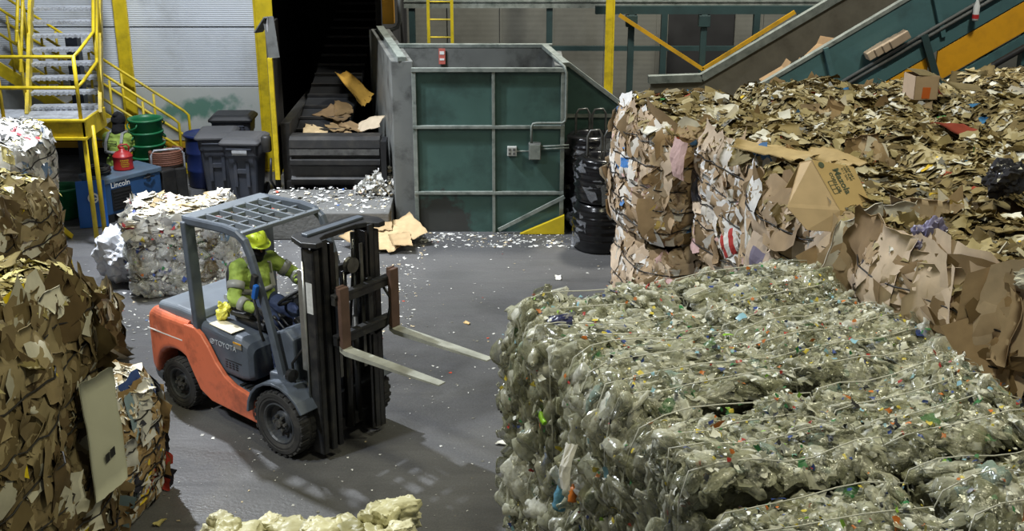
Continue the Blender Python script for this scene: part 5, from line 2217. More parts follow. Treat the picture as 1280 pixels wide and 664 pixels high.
hood_p = [('e', (0, .11, 1.31), (.112, .125, .125), (0.2, 0, 0)), ('c', (0, .1, 1.24), (0, .07, 1.13), .1, .11), ('c', (0, .03, 1.4), (0, .1, 1.4), .045, .05)]
blob('hood', hood_p, KNIT, wk, .01, 2, .006)


# ================================================================== BALES
GR = math.radians(20)
gu = np.array([math.cos(GR), math.sin(GR)])
gv = np.array([math.sin(GR), -math.cos(GR)])     # towards the camera along the rows


def grid_pt(o, a, b):
    p = np.array(o) + gu * a + gv * b
    return (float(p[0]), float(p[1]))


def bale_at(x, y, z):
    return (x, y, z)


# ---- plastic bottle bales, lower right (two layers of 1.15 m)
PO = (0.02, 8.42)          # far left corner of the stack on plan
PH = 1.13
PL, PW = 1.24, 0.98
far_near = ['farthest', 'second', 'third', 'fourth']
lab_top = {
    (0, 0): 'clear plastic bottle bale at the far left corner of the stack, facing the forks',
    (0, 1): 'second clear plastic bottle bale from the far end, facing the open floor',
    (0, 2): 'third clear plastic bottle bale from the far end, beside a dark seam',
    (0, 3): 'nearest clear plastic bottle bale at the bottom edge, right of the cream bags',
    (1, 0): 'clear plastic bottle bale wedged against the carton bale under the torn carton',
    (1, 1): 'clear plastic bottle bale touching the brown cardboard bale with the lilac bag',
    (1, 2): 'clear plastic bottle bale beside the shadowed gap below the brown cardboard bale',
    (1, 3): 'nearest clear plastic bottle bale in the bottom corner below the shadowed gap',
}
for a in range(2):
    for b in range(4):
        dz = (0.0, .02, -.02, -.10)[b] + (.02 if a else 0)
        x, y = grid_pt(PO, PL * (a + .5) + .03 * a, PW * (b + .5) + (.02 if b == 3 else 0))
        sides = []
        if a == 0:
            sides += ['-x']
        if b == 0:
            sides += ['+y']
        if a == 1:
            sides += ['+x']
        pet_bale('plastic_bale', lab_top[(a, b)], 'bale', 'clear plastic bottle bales', (x, y, PH + .01), GR, (PL + .03, PW + .04, PH + dz), 100 + a * 10 + b,
                 top=700 if b < 3 else 600, sides=sides, n_side=330, n_parts=80 if a == 0 else 50, wires=4, caps=280, flakes=420)
        if a == 0 and b < 3:
            lab = ['lower clear plastic bottle bale standing on the floor at the far corner of the stack', 'lower clear plastic bottle bale second from the far corner of the stack',
                   'lower clear plastic bottle bale third from the far corner of the stack'][b]
            x2, y2 = grid_pt(PO, PL * .5 - .04, PW * (b + .5))
            pet_bale('plastic_bale', lab, 'bale', 'clear plastic bottle bales', (x2, y2, 0), GR, (PL - .03, PW - .03, PH), 150 + b, top=0, sides=['-x'] + (['+y'] if b == 0 else []), n_side=300, n_parts=40 if b == 0 else 12,
                     wires=3, caps=90, flakes=300)
        else:
            x2, y2 = grid_pt(PO, PL * (a + .5) + .03 * a, PW * (b + .5) + (.02 if b == 3 else 0))
            pet_bale('plastic_bale', 'clear plastic bottle bale in the bottom layer, buried under the upper bales', 'bale', 'buried plastic bales', (x2, y2, 0), GR, (PL - .03, PW - .03, PH), 160 + a * 10 + b,
                     top=0, sides=['+x'] if a == 1 else ['-x'], n_side=30, n_parts=0, wires=0, caps=5, flakes=20)

# ---- cardboard bales, right (two layers of 1.4 m)
CH = 1.40
rows = [  # far-left top corner (x, y), v-length, labels of bales along u, u-length
    ((1.03, 13.55), 1.42, 1.5, ['mixed paper and cardboard bale at the far corner beside the black wire coils', 'cardboard bale second from the wire coils along the far edge', 'cardboard bale under the box with orange tape at the far edge', 'cardboard bale right of the box with orange tape at the far edge']),
    ((1.78, 12.25), 1.62, 1.5, ['mixed cardboard bale with a red and white striped board on its side', 'cardboard bale under the dark red cardboard scrap', 'cardboard bale right of the dark red cardboard scrap', None]),
    ((1.98, 10.45), 1.62, 1.5, ['beige cardboard bale beneath the torn printed carton', 'cardboard bale under the white paper sheets and the black bag', None]),
    ((2.54, 8.80), 1.72, 1.5, ['brown cardboard bale with lilac bag hanging at its top edge', 'cardboard bale at the picture edge in front of the black bag']),
    ((3.30, 6.98), 1.3, 1.4, ['cardboard bale with green and yellow scraps at the picture edge']),
]
sd = 300
for ri, (o, vl, ul, labs) in enumerate(rows):
    for ci, lab in enumerate(labs):
        x, y = grid_pt(o, ul * (ci + .5), vl * .5)
        sides = []
        if ci == 0:
            sides += ['-x']
        if ri == 0 or ri == 1 and ci == 0 or True and ci == 0:
            sides += ['-y']
        if ri == 0 and ci < 3:
            sides += ['+y']
        front = ci == 0
        sd += 1
        if lab is None:
            continue
        H2 = CH + (.0, .02, -.02, .03)[(ri + ci) % 4] - (.06 if ri == 0 and ci >= 2 else 0)
        card_bale('cardboard_bale', lab, 'bale', 'cardboard bales stacked along the right', (x, y, CH + .012), GR, (ul - .04, vl - .05, H2), sd,
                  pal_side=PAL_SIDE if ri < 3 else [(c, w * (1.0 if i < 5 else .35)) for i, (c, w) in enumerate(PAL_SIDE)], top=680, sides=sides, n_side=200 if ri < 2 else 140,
                  n_parts=80 if front else 36, wires=5 if front else 0, big=(.16, .44) if ri < 2 else (.28, .70), side_spin=.45 if ri < 2 else .25)
        if front:
            labl = ['lower mixed paper and cardboard bale beside the black wire coils', 'lower cardboard bale second along the stack front behind the plastic bales', 'lower cardboard bale behind the plastic bales, below the torn carton bale',
                    'lower cardboard bale in the shadowed gap beside the plastic bales', 'lower cardboard bale nearest the picture edge in the shadow'][ri]
            card_bale('cardboard_bale', labl, 'bale', 'cardboard bales stacked along the right', (x + .04, y, 0), GR, (ul - .06, vl - .05, CH), sd + 40, top=0, sides=['-x', '-y'], n_side=130 if ri == 0 else 60, n_parts=30 if ri == 0 else 8,
                      wires=4 if ri == 0 else 0, big=(.16, .42))
        else:
            card_bale('cardboard_bale', 'cardboard bale in the bottom layer, buried under the upper bales', 'bale', 'buried cardboard bales', (x, y, 0), GR, (ul - .04, vl - .05, CH), sd + 40, top=0, sides=[], n_parts=0, wires=0, corestep=.3)

TOPZ = 2 * CH + .03
# ---- loose things on top of the cardboard bales
CARD1 = pmat('carton_kraft', srgb(186, 160, 112), .85, var=.08, scale=5)
CARD2 = pmat('carton_pale', srgb(196, 172, 140), .85, var=.08, scale=5)
CARD_DK = pmat('dull_carton', srgb(138, 112, 80), .9, var=.15)  # darker carton brown for the pieces in the trough
INK = pmat('carton_ink', srgb(74, 84, 66), .8)


def tray(t, pts_quads, mat, name, th=.006):
    m = MB()
    for q in pts_quads:
        q = [Vector(p) for p in q]
        n = (q[1] - q[0]).cross(q[2] - q[0]).normalized() * th
        k = len(q)
        m.add(q + [p + n for p in q], [tuple(range(k)), tuple(reversed(range(k, 2 * k)))] + [(i, i + k, (i + 1) % k + k, (i + 1) % k) for i in range(k)])
    return m.build(name, mat, t)


t = thing('torn_carton', 'torn open carton printed with dark lettering lying on the beige cardboard bale', 'carton', (2.42, 9.55, TOPZ - .02), GR)
t.scale = (.82, .82, .82)
A, B, C_, D = (-.40, -.28, -.10), (-.02, -.02, .42), (.34, -.22, .24), (.10, -.42, -.10)
Bb = (.42, -.05, .30)
# printed face (towards the right), pale face (towards the left), crumpled bottom
tray(t, [[(-.02, -.10, .40), (.08, -.50, -.02), (.471, -.551, -.105), (.44, -.16, .30)]], CARD1, 'printed_panel')
tray(t, [[(-.42, -.34, .02), (.08, -.50, -.02), (-.02, -.10, .40), (-.10, -.02, .36)]], CARD2, 'plain_panel')
tray(t, [[(-.42, -.34, .02), (-.28, -.50, -.18), (.06, -.56, -.22), (.08, -.50, -.02)]], CARD2, 'bottom_flap')
tray(t, [[(.08, -.50, -.02), (.06, -.56, -.22), (.40, -.56, -.2), (.471, -.551, -.105)]], CARD1, 'side_flap')
tray(t, [[(-.10, -.02, .36), (-.02, -.10, .40), (.44, -.16, .30), (.40, .1, .05), (-.1, .2, .04)]], CARD1, 'back_panel')
p0, pu, pv = Vector((-.02, -.10, .40)), Vector((.08, -.50, -.02)), Vector((.44, -.16, .30))
ex = (pu - p0).normalized()
nn = ex.cross(pv - p0).normalized()
ey = nn.cross(ex)
if nn.y > 0:
    nn = -nn
Rm = Matrix((ex, nn.cross(ex) if False else ey, ex.cross(ey))).transposed().to_4x4()


def on_panel(a, b):
    return p0 + ex * a + ey * b + nn * .009


def ptext(s, size, a, b, bold=0.0, flip=False):
    o = text_obj(s, size, INK, t, on_panel(a, b), (0, 0, 0), 'lettering', .001, bold)
    z = nn
    X = ex
    Y = z.cross(X)
    o.rotation_euler = Matrix((X, Y, z)).transposed().to_euler()
    return o


sg = 1 if (ey.dot(Vector((1, 0, 0))) > 0) else -1
ptext('Mazola', .105, .30, sg * .20, .002)
ptext('CORN OIL', .05, .30, sg * .12, .001)
for k in range(3):
    ptext(('4 / 1 GAL', '100% PURE', 'KEEP DRY')[k], .036, .24, sg * (.28 + k * .035))
m = MB()
c = on_panel(.08, sg * .07)
m.lathe([(0, 0), (.034, 0), (.034, .002), (0, .002)], 16, Matrix.Translation(c) @ nn.to_track_quat('Z', 'Y').to_matrix().to_4x4())
for a, b, w, h in ((.40, .05, .14, .006), (.40, .11, .14, .006), (.33, .08, .006, .06), (.47, .08, .006, .06), (.375, .08, .005, .06), (.42, .08, .005, .06)):
    cc = on_panel(a - .06, sg * (b - .01))
    m.box(cc, (w, h, .002), Matrix((ex, ey, ex.cross(ey))).transposed())
m.build('printed_marks', INK, t)

t = thing('opened_box', 'opened beige cardboard box with orange tape on the far cardboard bale', 'box', (4.72, 13.6, TOPZ - .03), .15)
t.scale = (.8, .8, .8)
m = MB()
m.b2((-.24, -.16, 0), (.12, -.15, .34))
m.b2((.11, -.16, 0), (.12, .2, .30))
m.b2((-.24, -.16, 0), (-.23, .2, .34))
m.b2((-.24, .19, 0), (.12, .2, .34))
m.b2((-.24, -.16, 0), (.12, .2, .008))
m.build('box_walls', pmat('box_beige', srgb(192, 168, 142), .85, var=.06), t)
m = MB()
m.box((-.06, -.163, .1), (.12, .004, .16), (0, .05, 0))
m.build('orange_tape', pmat('orange_tape', srgb(214, 110, 48), .5), t)
m = MB()
m.box((.3, -.06, .22), (.38, .3, .01), (.2, .5, .1))
m.box((.62, -.02, .14), (.4, .34, .01), (.1, .1, -.2))
m.box((-.05, 0.02, .36), (.3, .36, .008), (.1, .12, .1))
m.build('box_flap', pmat('box_flap_brown', srgb(126, 112, 78), .85, var=.15), t)


def loose_sheet(x, y, z, size, col, label, cat='cardboard', name='cardboard_sheet', rot=0.0, seed=1, tilt=(0, 0), asp=.6, group=None, g=8, crump=.05, fold=.25, mat=None):
    rng = np.random.default_rng(seed)
    nr = np.array([[tilt[0], tilt[1], 1.0]])
    v, q = sheets(rng, np.zeros((1, 3)), nr, np.array([size]), (asp, asp), g, crump, fold, spin=0.0001, ref=(math.cos(rot), math.sin(rot), 0))
    V2, F2 = thick_sheet(v[0], q, g, .006, nr[0])
    V2[:, 2] -= V2[:, 2].min()
    o = arr_obj(name, V2, F2, mat or M_CARD, None, np.tile(np.array([col]), (len(V2), 1)))
    o.location = (x, y, z)
    tag(o, label, cat, group)
    return o


loose_sheet(2.45, 10.9, TOPZ + .0, .8, srgb(176, 154, 112), 'large flattened carton lying loose behind the torn printed carton', rot=.9, seed=31, asp=.45, crump=.05, fold=.2)
loose_sheet(2.95, 10.6, TOPZ + .0, .6, srgb(172, 150, 110), 'smaller flattened carton tucked beside the large loose carton', rot=.3, seed=4, asp=.6)
loose_sheet(4.45, 10.75, TOPZ + .0, .75, srgb(206, 204, 190), 'white paper sheets spread on the cardboard bales near the picture edge', 'paper', 'paper_sheet', .15, 5, asp=.35)
loose_sheet(4.4, 11.7, TOPZ + .0, .42, srgb(128, 58, 44), 'dark red cardboard scrap lying on the cardboard bales', rot=.5, seed=6, asp=.5)
loose_sheet(3.1, 8.45, TOPZ + .0, .36, srgb(190, 172, 84), 'yellow printed paper bag spread on top of the brown cardboard bale', 'paper', 'paper_bag', -.3, 8, asp=.5, crump=.12)


def crumple(name, label, cat, loc, rad, mat, seed, amp=.35, elong=(1, 1, 1)):
    bm = bmesh.new()
    bmesh.ops.create_icosphere(bm, subdivisions=4, radius=1)
    for v in bm.verts:
        p = v.co.copy()
        n = noise.noise(p * 1.7 + Vector((seed, 0, 0))) * amp + abs(noise.noise(p * 4.1 + Vector((0, seed, 0)))) * amp * .9
        v.co = Vector((p.x * elong[0], p.y * elong[1], p.z * elong[2])) * rad * (1 + n - amp * .3)
    zmin = min(v.co.z for v in bm.verts)
    for v in bm.verts:
        v.co.z -= zmin
    me = bpy.data.meshes.new(name)
    bm.to_mesh(me)
    bm.free()
    me.materials.append(mat)
    o = bpy.data.objects.new(name, me)
    COL.objects.link(o)
    o.location = loc
    tag(o, label, cat)
    return o


crumple('lilac_bag', 'crumpled lilac plastic bag on the edge of the brown cardboard bale', 'bag', (2.98, 8.12, TOPZ - .10), .13, pmat('lilac_film', srgb(120, 116, 150), .35, var=.1), 3, .5, (1, .8, 1.1))
crumple('black_bag', 'crumpled black plastic bag lying on the cardboard bales at the picture edge', 'bag', (4.06, 9.5, TOPZ - .03), .16, pmat('black_film', srgb(48, 48, 54), .25, var=.15), 9, .45, (1.1, .8, 1))
crumple('white_film', 'crumpled white plastic film poking out by the picture edge above the brown bale', 'plastic film', (3.52, 7.35, TOPZ - .02), .17, pmat('white_film', srgb(196, 196, 190), .35, var=.08), 14, .5, (1.5, .7, .45))

# ---- bales on the left
LR = math.radians(-10)
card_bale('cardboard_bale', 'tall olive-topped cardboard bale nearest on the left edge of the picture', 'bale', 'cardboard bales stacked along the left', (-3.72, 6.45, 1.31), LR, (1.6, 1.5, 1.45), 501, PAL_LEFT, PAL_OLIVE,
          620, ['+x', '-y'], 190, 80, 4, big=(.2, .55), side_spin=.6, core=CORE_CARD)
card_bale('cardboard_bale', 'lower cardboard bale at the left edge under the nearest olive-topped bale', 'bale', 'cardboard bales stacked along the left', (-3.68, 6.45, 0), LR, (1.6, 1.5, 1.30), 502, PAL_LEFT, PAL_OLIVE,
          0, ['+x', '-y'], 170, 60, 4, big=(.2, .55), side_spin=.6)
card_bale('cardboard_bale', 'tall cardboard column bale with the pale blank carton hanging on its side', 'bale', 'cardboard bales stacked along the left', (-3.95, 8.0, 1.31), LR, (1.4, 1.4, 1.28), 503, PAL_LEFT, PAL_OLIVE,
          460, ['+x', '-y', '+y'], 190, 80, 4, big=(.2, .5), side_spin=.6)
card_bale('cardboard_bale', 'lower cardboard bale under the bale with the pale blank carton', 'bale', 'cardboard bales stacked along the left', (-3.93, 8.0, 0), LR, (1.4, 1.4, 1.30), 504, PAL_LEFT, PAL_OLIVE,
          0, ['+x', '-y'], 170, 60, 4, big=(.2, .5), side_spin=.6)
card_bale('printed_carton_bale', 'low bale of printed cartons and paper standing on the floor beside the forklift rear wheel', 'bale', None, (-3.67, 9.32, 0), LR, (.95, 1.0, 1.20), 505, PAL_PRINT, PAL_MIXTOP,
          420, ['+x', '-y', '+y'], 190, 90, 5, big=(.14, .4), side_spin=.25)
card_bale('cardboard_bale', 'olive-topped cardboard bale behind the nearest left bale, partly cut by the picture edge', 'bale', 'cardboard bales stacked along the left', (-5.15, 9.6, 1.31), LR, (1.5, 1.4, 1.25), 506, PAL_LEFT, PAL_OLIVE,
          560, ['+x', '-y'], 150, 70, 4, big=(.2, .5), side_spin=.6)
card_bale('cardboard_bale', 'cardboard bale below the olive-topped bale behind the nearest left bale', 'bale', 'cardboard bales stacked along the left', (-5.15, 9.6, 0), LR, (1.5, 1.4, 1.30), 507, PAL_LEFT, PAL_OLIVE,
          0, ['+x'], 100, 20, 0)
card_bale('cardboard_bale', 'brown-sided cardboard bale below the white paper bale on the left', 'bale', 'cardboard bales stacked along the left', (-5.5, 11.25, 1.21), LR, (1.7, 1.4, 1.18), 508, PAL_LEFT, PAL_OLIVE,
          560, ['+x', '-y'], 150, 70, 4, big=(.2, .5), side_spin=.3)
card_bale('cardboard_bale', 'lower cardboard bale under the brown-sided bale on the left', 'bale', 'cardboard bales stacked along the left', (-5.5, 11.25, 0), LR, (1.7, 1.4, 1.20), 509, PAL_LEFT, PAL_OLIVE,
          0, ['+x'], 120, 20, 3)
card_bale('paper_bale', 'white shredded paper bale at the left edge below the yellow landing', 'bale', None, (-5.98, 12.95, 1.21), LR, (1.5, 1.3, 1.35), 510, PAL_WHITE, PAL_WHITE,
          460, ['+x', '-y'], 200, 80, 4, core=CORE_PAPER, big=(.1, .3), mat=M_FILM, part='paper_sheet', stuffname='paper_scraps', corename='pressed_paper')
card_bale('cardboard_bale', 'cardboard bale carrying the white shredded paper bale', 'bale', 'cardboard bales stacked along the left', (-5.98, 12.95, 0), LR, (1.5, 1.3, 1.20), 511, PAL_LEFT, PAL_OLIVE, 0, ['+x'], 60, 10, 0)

# pale blank carton hanging down the column side
t = thing('blank_carton', 'pale greenish blank carton flattened against the side of the tall cardboard column', 'carton', (-3.07, 8.12, 1.36), 0)
rng = np.random.default_rng(77)
v, q = sheets(rng, np.zeros((1, 3)), np.array([[.985, -.174, .08]]), np.array([.92]), (.52, .52), 9, .012, .05, spin=.0001, ragged=.12, skew=.06)
vv = v[0]
dirs = vv.copy()
V2, F2 = thick_sheet(vv, q, 9, .008, np.array([.985, -.174, .08]))
# stand it upright: its long side runs along z
V3 = V2.copy()
n0 = Vector((.985, -.174, .08)).normalized()
tilt_up = -.12
Rr = Matrix.Rotation(PI / 2 + tilt_up, 3, n0)
V3 = np.array([tuple(Rr @ Vector(p)) for p in V2])
arr_obj('carton_panel', V3, F2, pmat('pale_green_card', srgb(186, 186, 166), .8, var=.06, scale=3), t)
m = MB()
for k in range(7):
    c = Vector((.03, .10 + .02 * (k % 4), -.12)) + n0 * .03
    pass
sx = n0.cross(Vector((0, 0, 1))).normalized()
for k in range(12):
    c = n0 * .03 + sx * (.09 - .012 * k) + Vector((0, 0, -.17 + (.0 if k < 5 else .005)))
    if k == 5:
        continue
    m.box(c, (.004, .006 + .004 * (k % 2), .07), (0, 0, math.atan2(sx.y, sx.x) + PI / 2))
m.build('barcode', pmat('barcode_ink', srgb(40, 40, 40), .8), t)

# ---- mixed plastic bale behind the forklift
b = pet_bale('mixed_plastic_bale', 'grey bale of crushed clear bottles with torn paper top, standing behind the forklift', 'bale', None, (-4.36, 15.05, 0), math.radians(8), (1.22, 1.05, 1.02), 600,
             top=160, sides=['-x', '-y', '+x'], n_side=420, n_parts=90, wires=2, pal=PAL_PETCLEAR, caps=200, flakes=420, core=CORE_PAPER, bsize=(.10, .22), wmat=WIRE, wire_mode='h')
rng = np.random.default_rng(601)
p, nr = face_points(rng, '+z', 1.22, 1.05, 1.02, 800, None, (.0, .09), 0, .16)
v, q = sheets(rng, p, nr, rng.uniform(.06, .26, 800), (.25, .9), 4, .10, .25)
p2 = []
for f in ('-x', '-y', '+x'):
    pp, n2 = face_points(rng, f, 1.22, 1.05, 1.02, 260, None, (.0, .05), 0, .2)
    pp[:, 2] = 1.08 - np.abs(rng.normal(0, .13, 260))
    p2.append(sheets(rng, pp, n2, rng.uniform(.08, .26, 260), (.2, .5), 4, .08, .2, spin=.2)[0])
v = np.concatenate([v] + p2)
Vm, Fm = merge(v, q)
o = arr_obj('torn_paper', Vm, Fm, M_CARD, b, np.repeat(np.concatenate([pick_cols(rng, PAL_MIXTOP, 800), pick_cols(rng, PAL_WHITE, len(v) - 800)]), 16, 0))
o['kind'] = 'stuff'

# ---- bale of cream bags at the bottom of the picture
b = thing('cream_bag_bale', 'bale of crumpled cream plastic bags at the bottom edge of the picture', 'bale', (-1.33, 6.74, 0), math.radians(8))
rng = np.random.default_rng(700)
V, F = core_mesh(rng, 1.35, 1.2, 1.02, .06, .07, 7.7)
M_BAG = item_mat('cream_film_items', .42, 1.0, .08, 8, .4, bump=.2, bscale=25)
arr_obj('pressed_film', V, F, pmat('cream_core', srgb(176, 172, 128), .6, var=.2), b)
for i in range(95):
    a, c = rng.uniform(-.64, .64), rng.uniform(-.55, .58)
    s = rng.uniform(.12, .24)
    V, F = core_mesh(rng, 1, 1, 1, .12, .07, 900 + i)
    V = V - np.array([0, 0, .5])
    rr = np.linalg.norm(V, axis=1, keepdims=True)
    V = V / rr * (.55 + .45 * (rr - .3)) * .6
    nz = np.array([noise.noise(Vector(p) * 4.0 + Vector((i, 0, 0))) * .28 + abs(noise.noise(Vector(p) * 9 + Vector((0, i, 0)))) * .2 - abs(noise.noise(Vector(p) * 17 + Vector((i, i, 0)))) * .07 for p in V])
    V = V * (1 + nz[:, None])
    V = V * np.array([s * rng.uniform(.8, 1.5), s * rng.uniform(.8, 1.5), s * rng.uniform(.55, .9)]) * 1.35
    an = rng.random() * PI
    R2 = np.array([[math.cos(an), -math.sin(an), 0], [math.sin(an), math.cos(an), 0], [0, 0, 1]])
    V = V @ R2.T + np.array([a, c, 1.05 + rng.uniform(-.02, .12)])
    arr_obj('crumpled_bag', V, F, M_BAG, b, np.repeat(pick_cols(rng, PAL_BAG, 1), len(V), 0), smooth=True)
m = MB()
m.lathe([(.05, -.012), (.062, 0), (.05, .012), (.03, 0)], 18, Matrix.Translation((.10, .42, 1.10)) @ Matrix.Rotation(1.2, 4, 'X'), True)
m.build('green_ring', TUB_GREEN, b, smooth=True)



# ---- marked pieces pressed into the outside of the bales (each laid on the surface it belongs to)
def stick(guess, n, name, label, w, h, mats, kind='sheet', roll=0.0, seed=1):
    """finds the bale's outside next to GUESS, looking in along -n, and presses a piece of it there"""
    n = Vector(n).normalized()
    dg = bpy.context.evaluated_depsgraph_get()
    ok, loc, nr, _i, ob, _m = bpy.context.scene.ray_cast(dg, Vector(guess) + n * .9, -n, distance=2.0)
    if not ok:
        return None
    root = ob
    while root.parent is not None:
        root = root.parent
    if 'bale' not in root.name:
        return None
    x = Vector((0, 0, 1)).cross(n).normalized()
    y = n.cross(x)
    x, y = x * math.cos(roll) + y * math.sin(roll), y * math.cos(roll) - x * math.sin(roll)
    rg = random.Random(seed)
    inv = root.matrix_world.inverted()
    m = MB()
    if kind == 'sheet':
        g = 9
        off = [[noise.noise(Vector((i * .35, j * .35, seed * 3.3))) * .022 + rg.uniform(-.003, .003) for j in range(g)] for i in range(g)]
        top = [loc + x * ((i / (g - 1) - .5) * w + rg.uniform(-.006, .006)) + y * ((j / (g - 1) - .5) * h + rg.uniform(-.006, .006)) + n * (.035 + off[i][j] - .10 * ((i / (g - 1) - .5) ** 2 + (j / (g - 1) - .5) ** 2)) for i in range(g) for j in range(g)]
        bot = [p - n * .004 for p in top]
        vs = [inv @ p for p in top + bot]
        k = g * g
        b = len(m.v)
        m.v.extend([tuple(p) for p in vs])
        for i in range(g - 1):
            for j in range(g - 1):
                f = (i * g + j, (i + 1) * g + j, (i + 1) * g + j + 1, i * g + j + 1)
                mi = 0 if len(mats) == 1 else (1 if (i in (1, 2, 5, 6) if kind == 'sheet' and label.startswith('red') else (2 <= i <= 5 and 3 <= j <= 5)) else 0)
                m.f.append(f)
                m.m.append(mi)
                m.f.append(tuple(k + q for q in reversed(f)))
                m.m.append(0)
        ring = [i * g for i in range(g)] + [(g - 1) * g + j for j in range(1, g)] + [i * g + g - 1 for i in range(g - 2, -1, -1)] + [j for j in range(g - 2, 0, -1)]
        for i in range(len(ring)):
            a_, b_ = ring[i], ring[(i + 1) % len(ring)]
            m.f.append((a_, b_, b_ + k, a_ + k))
            m.m.append(0)
        o = m.build(name, mats, root)
    else:
        # a dented bottle lying along y
        R = Matrix((x, n, y)).transposed()
        V = BOTTLES[seed % len(BOTTLES)]
        vs = [inv @ (loc + n * w * .10 + R @ (Vector(p) * w)) for p in V]
        m.add(vs, [tuple(int(i) for i in f) for f in BQ])
        o = m.build(name, mats, root, smooth=True)
    o['label'] = label
    return o


GL = (-.94, -.34, .05)
FW = pmat('white_board', srgb(222, 220, 214), .7, var=.05)
stick((1.95, 11.2, 1.83), GL, 'printed_sheet', 'red and white striped board', .34, .26, [FW, pmat('red_print', srgb(178, 52, 46), .6)], roll=.5, seed=3)
stick((1.28, 12.9, 2.2), GL, 'printed_sheet', 'white board with blue print', .34, .28, [FW, pmat('blue_print', srgb(70, 126, 190), .6)], roll=.2, seed=5)
stick((1.86, 12.2, 2.45), GL, 'pink_board', 'crumpled pink board', .3, .4, [pmat('pink_board', srgb(190, 158, 152), .8, var=.1)], seed=7)
stick((1.83, 12.0, 2.2), GL, 'black_film', 'black plastic film', .2, .32, [pmat('black_wrap', srgb(40, 40, 46), .3, var=.2)], roll=.2, seed=9)
stick((2.1, 9.9, 2.1), GL, 'printed_sheet', 'beige board with grey violet print', .42, .5, [pmat('beige_board', srgb(198, 178, 156), .8, var=.05), pmat('violet_print', srgb(120, 112, 132), .7)], roll=-.1, seed=11)
stick((1.99, 10.1, 2.3), GL, 'white_film', 'long strip of white film', .14, .5, [FW], roll=.25, seed=13)
PL_ = (-.86, -.42, .30)
stick((.23, 7.3, 1.37), PL_, 'printed_bottle', 'bottle with pale blue printed sleeve', .30, .3, [pmat('blue_sleeve', srgb(96, 150, 178), .35, var=.35, scale=60)], 'bottle', .1, 3)
stick((.42, 7.0, 1.5), PL_, 'orange_cap', 'orange cap', .12, .1, [pmat('orange_cap', srgb(206, 116, 40), .4)], 'bottle', .4, 5)
stick((.27, 7.7, 1.7), PL_, 'lime_bottle', 'flattened lime green bottle', .13, .1, [pmat('lime_plastic', srgb(146, 206, 50), .35)], 'bottle', 1.1, 6)
stick((.42, 7.0, 1.7), PL_, 'white_rag', 'torn white rag', .12, .3, [FW], roll=.3, seed=21)
stick((.35, 8.0, 2.3), (-.3, -.3, .9), 'navy_film', 'crumpled navy film', .2, .12, [pmat('navy_film', srgb(36, 40, 78), .35, var=.2)], roll=.6, seed=23)
stick((.40, 6.9, 1.2), PL_, 'green_bottle', 'dark green bottle', .28, .2, [pmat('green_pet', srgb(46, 92, 50), .3, var=.2)], 'bottle', .7, 8)
LF = (.98, -.17, .1)
stick((-3.2, 7.9, .55), LF, 'yellow_board', 'bright yellow board', .16, .34, [pmat('yellow_board', srgb(214, 196, 40), .7)], roll=.2, seed=25)


# ---- white plastic sheet and cartons on the floor
crumple('plastic_sheet', 'crumpled white plastic sheet on the floor beside the grey bottle bale', 'plastic film', (-5.25, 15.1, 0.0), .34, pmat('floor_film', srgb(206, 208, 212), .4, var=.08), 21, .35, (.9, 1.1, 1.0))
card_bale('cardboard_bale', 'small slumped cardboard bale behind the tall left column', 'bale', None, (-4.95, 12.7, 0), .2, (.8, .8, .7), 512, PAL_LEFT, PAL_OLIVE, 220, ['+x', '-y'], 80, 30, 2, topjit=.5)
fc = [(-2.05, 16.72, .75, .3, 0.25, -.3), (-1.80, 16.55, .7, -.3, .0, -.25), (-1.55, 16.75, .6, .6, -.2, -.4), (-2.25, 16.5, .45, 1.0, .1, -.1), (-1.6, 16.4, .42, .2, 0, -.1), (-1.95, 16.9, .5, .1, .0, -.5)]
labs = ['largest flattened carton of the heap on the floor by the green panel', 'flattened carton lying in front of the carton heap by the green panel', 'flattened carton propped at the right end of the carton heap', 'small carton flap at the left end of the carton heap',
        'small carton piece lying nearest the green panel corner', 'carton flap standing at the back of the carton heap']
for i, (x, y, s, r, tx, ty) in enumerate(fc):
    loose_sheet(x, y, .01 + .03 * i, s, srgb(196 - 5 * i, 172 - 5 * i, 132 - 4 * i), labs[i], rot=r, seed=40 + i, tilt=(tx, ty), asp=.7, group='flattened cartons on the floor', crump=.02, fold=.12)

# cardboard lying on the tunnel conveyor and in the trough
hp = [(-3.1, 18.6, .75, .1, .1, -.1), (-2.8, 18.75, .6, .5, -.1, -.15), (-2.5, 18.7, .6, 1.0, .1, -.1), (-2.65, 18.5, .5, .2, .1, -.1), (-2.9, 19.1, .7, .8, 0, -.15), (-2.75, 19.3, .6, .2, .1, -.2), (-2.27, 18.55, .55, 1.2, -.6, -.5), (-2.62, 19.6, .8, 1.3, .9, -.5)]
hl = ['tan carton flap lying at the left of the tunnel conveyor mouth', 'brown carton piece second from the left on the tunnel conveyor', 'brown carton piece in the middle of the tunnel conveyor mouth', 'brown carton piece right of the middle on the tunnel conveyor',
      'dark carton piece farther back on the left of the tunnel conveyor', 'dark carton piece farther back on the right of the tunnel conveyor', 'pale carton standing upright at the right of the tunnel mouth', 'ochre carton leaning on the tunnel side behind the pale carton']
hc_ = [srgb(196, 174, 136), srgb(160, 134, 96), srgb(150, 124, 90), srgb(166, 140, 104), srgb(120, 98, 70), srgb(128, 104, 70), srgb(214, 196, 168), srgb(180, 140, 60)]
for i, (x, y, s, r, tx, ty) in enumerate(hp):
    loose_sheet(x, y, 1.14 + (y - 18.3) * .234, s * .8, tuple(c * .7 for c in hc_[i]), hl[i], rot=r, seed=60 + i, tilt=(tx, ty), asp=.6, group='cartons on the tunnel conveyor', crump=.05, fold=.3)
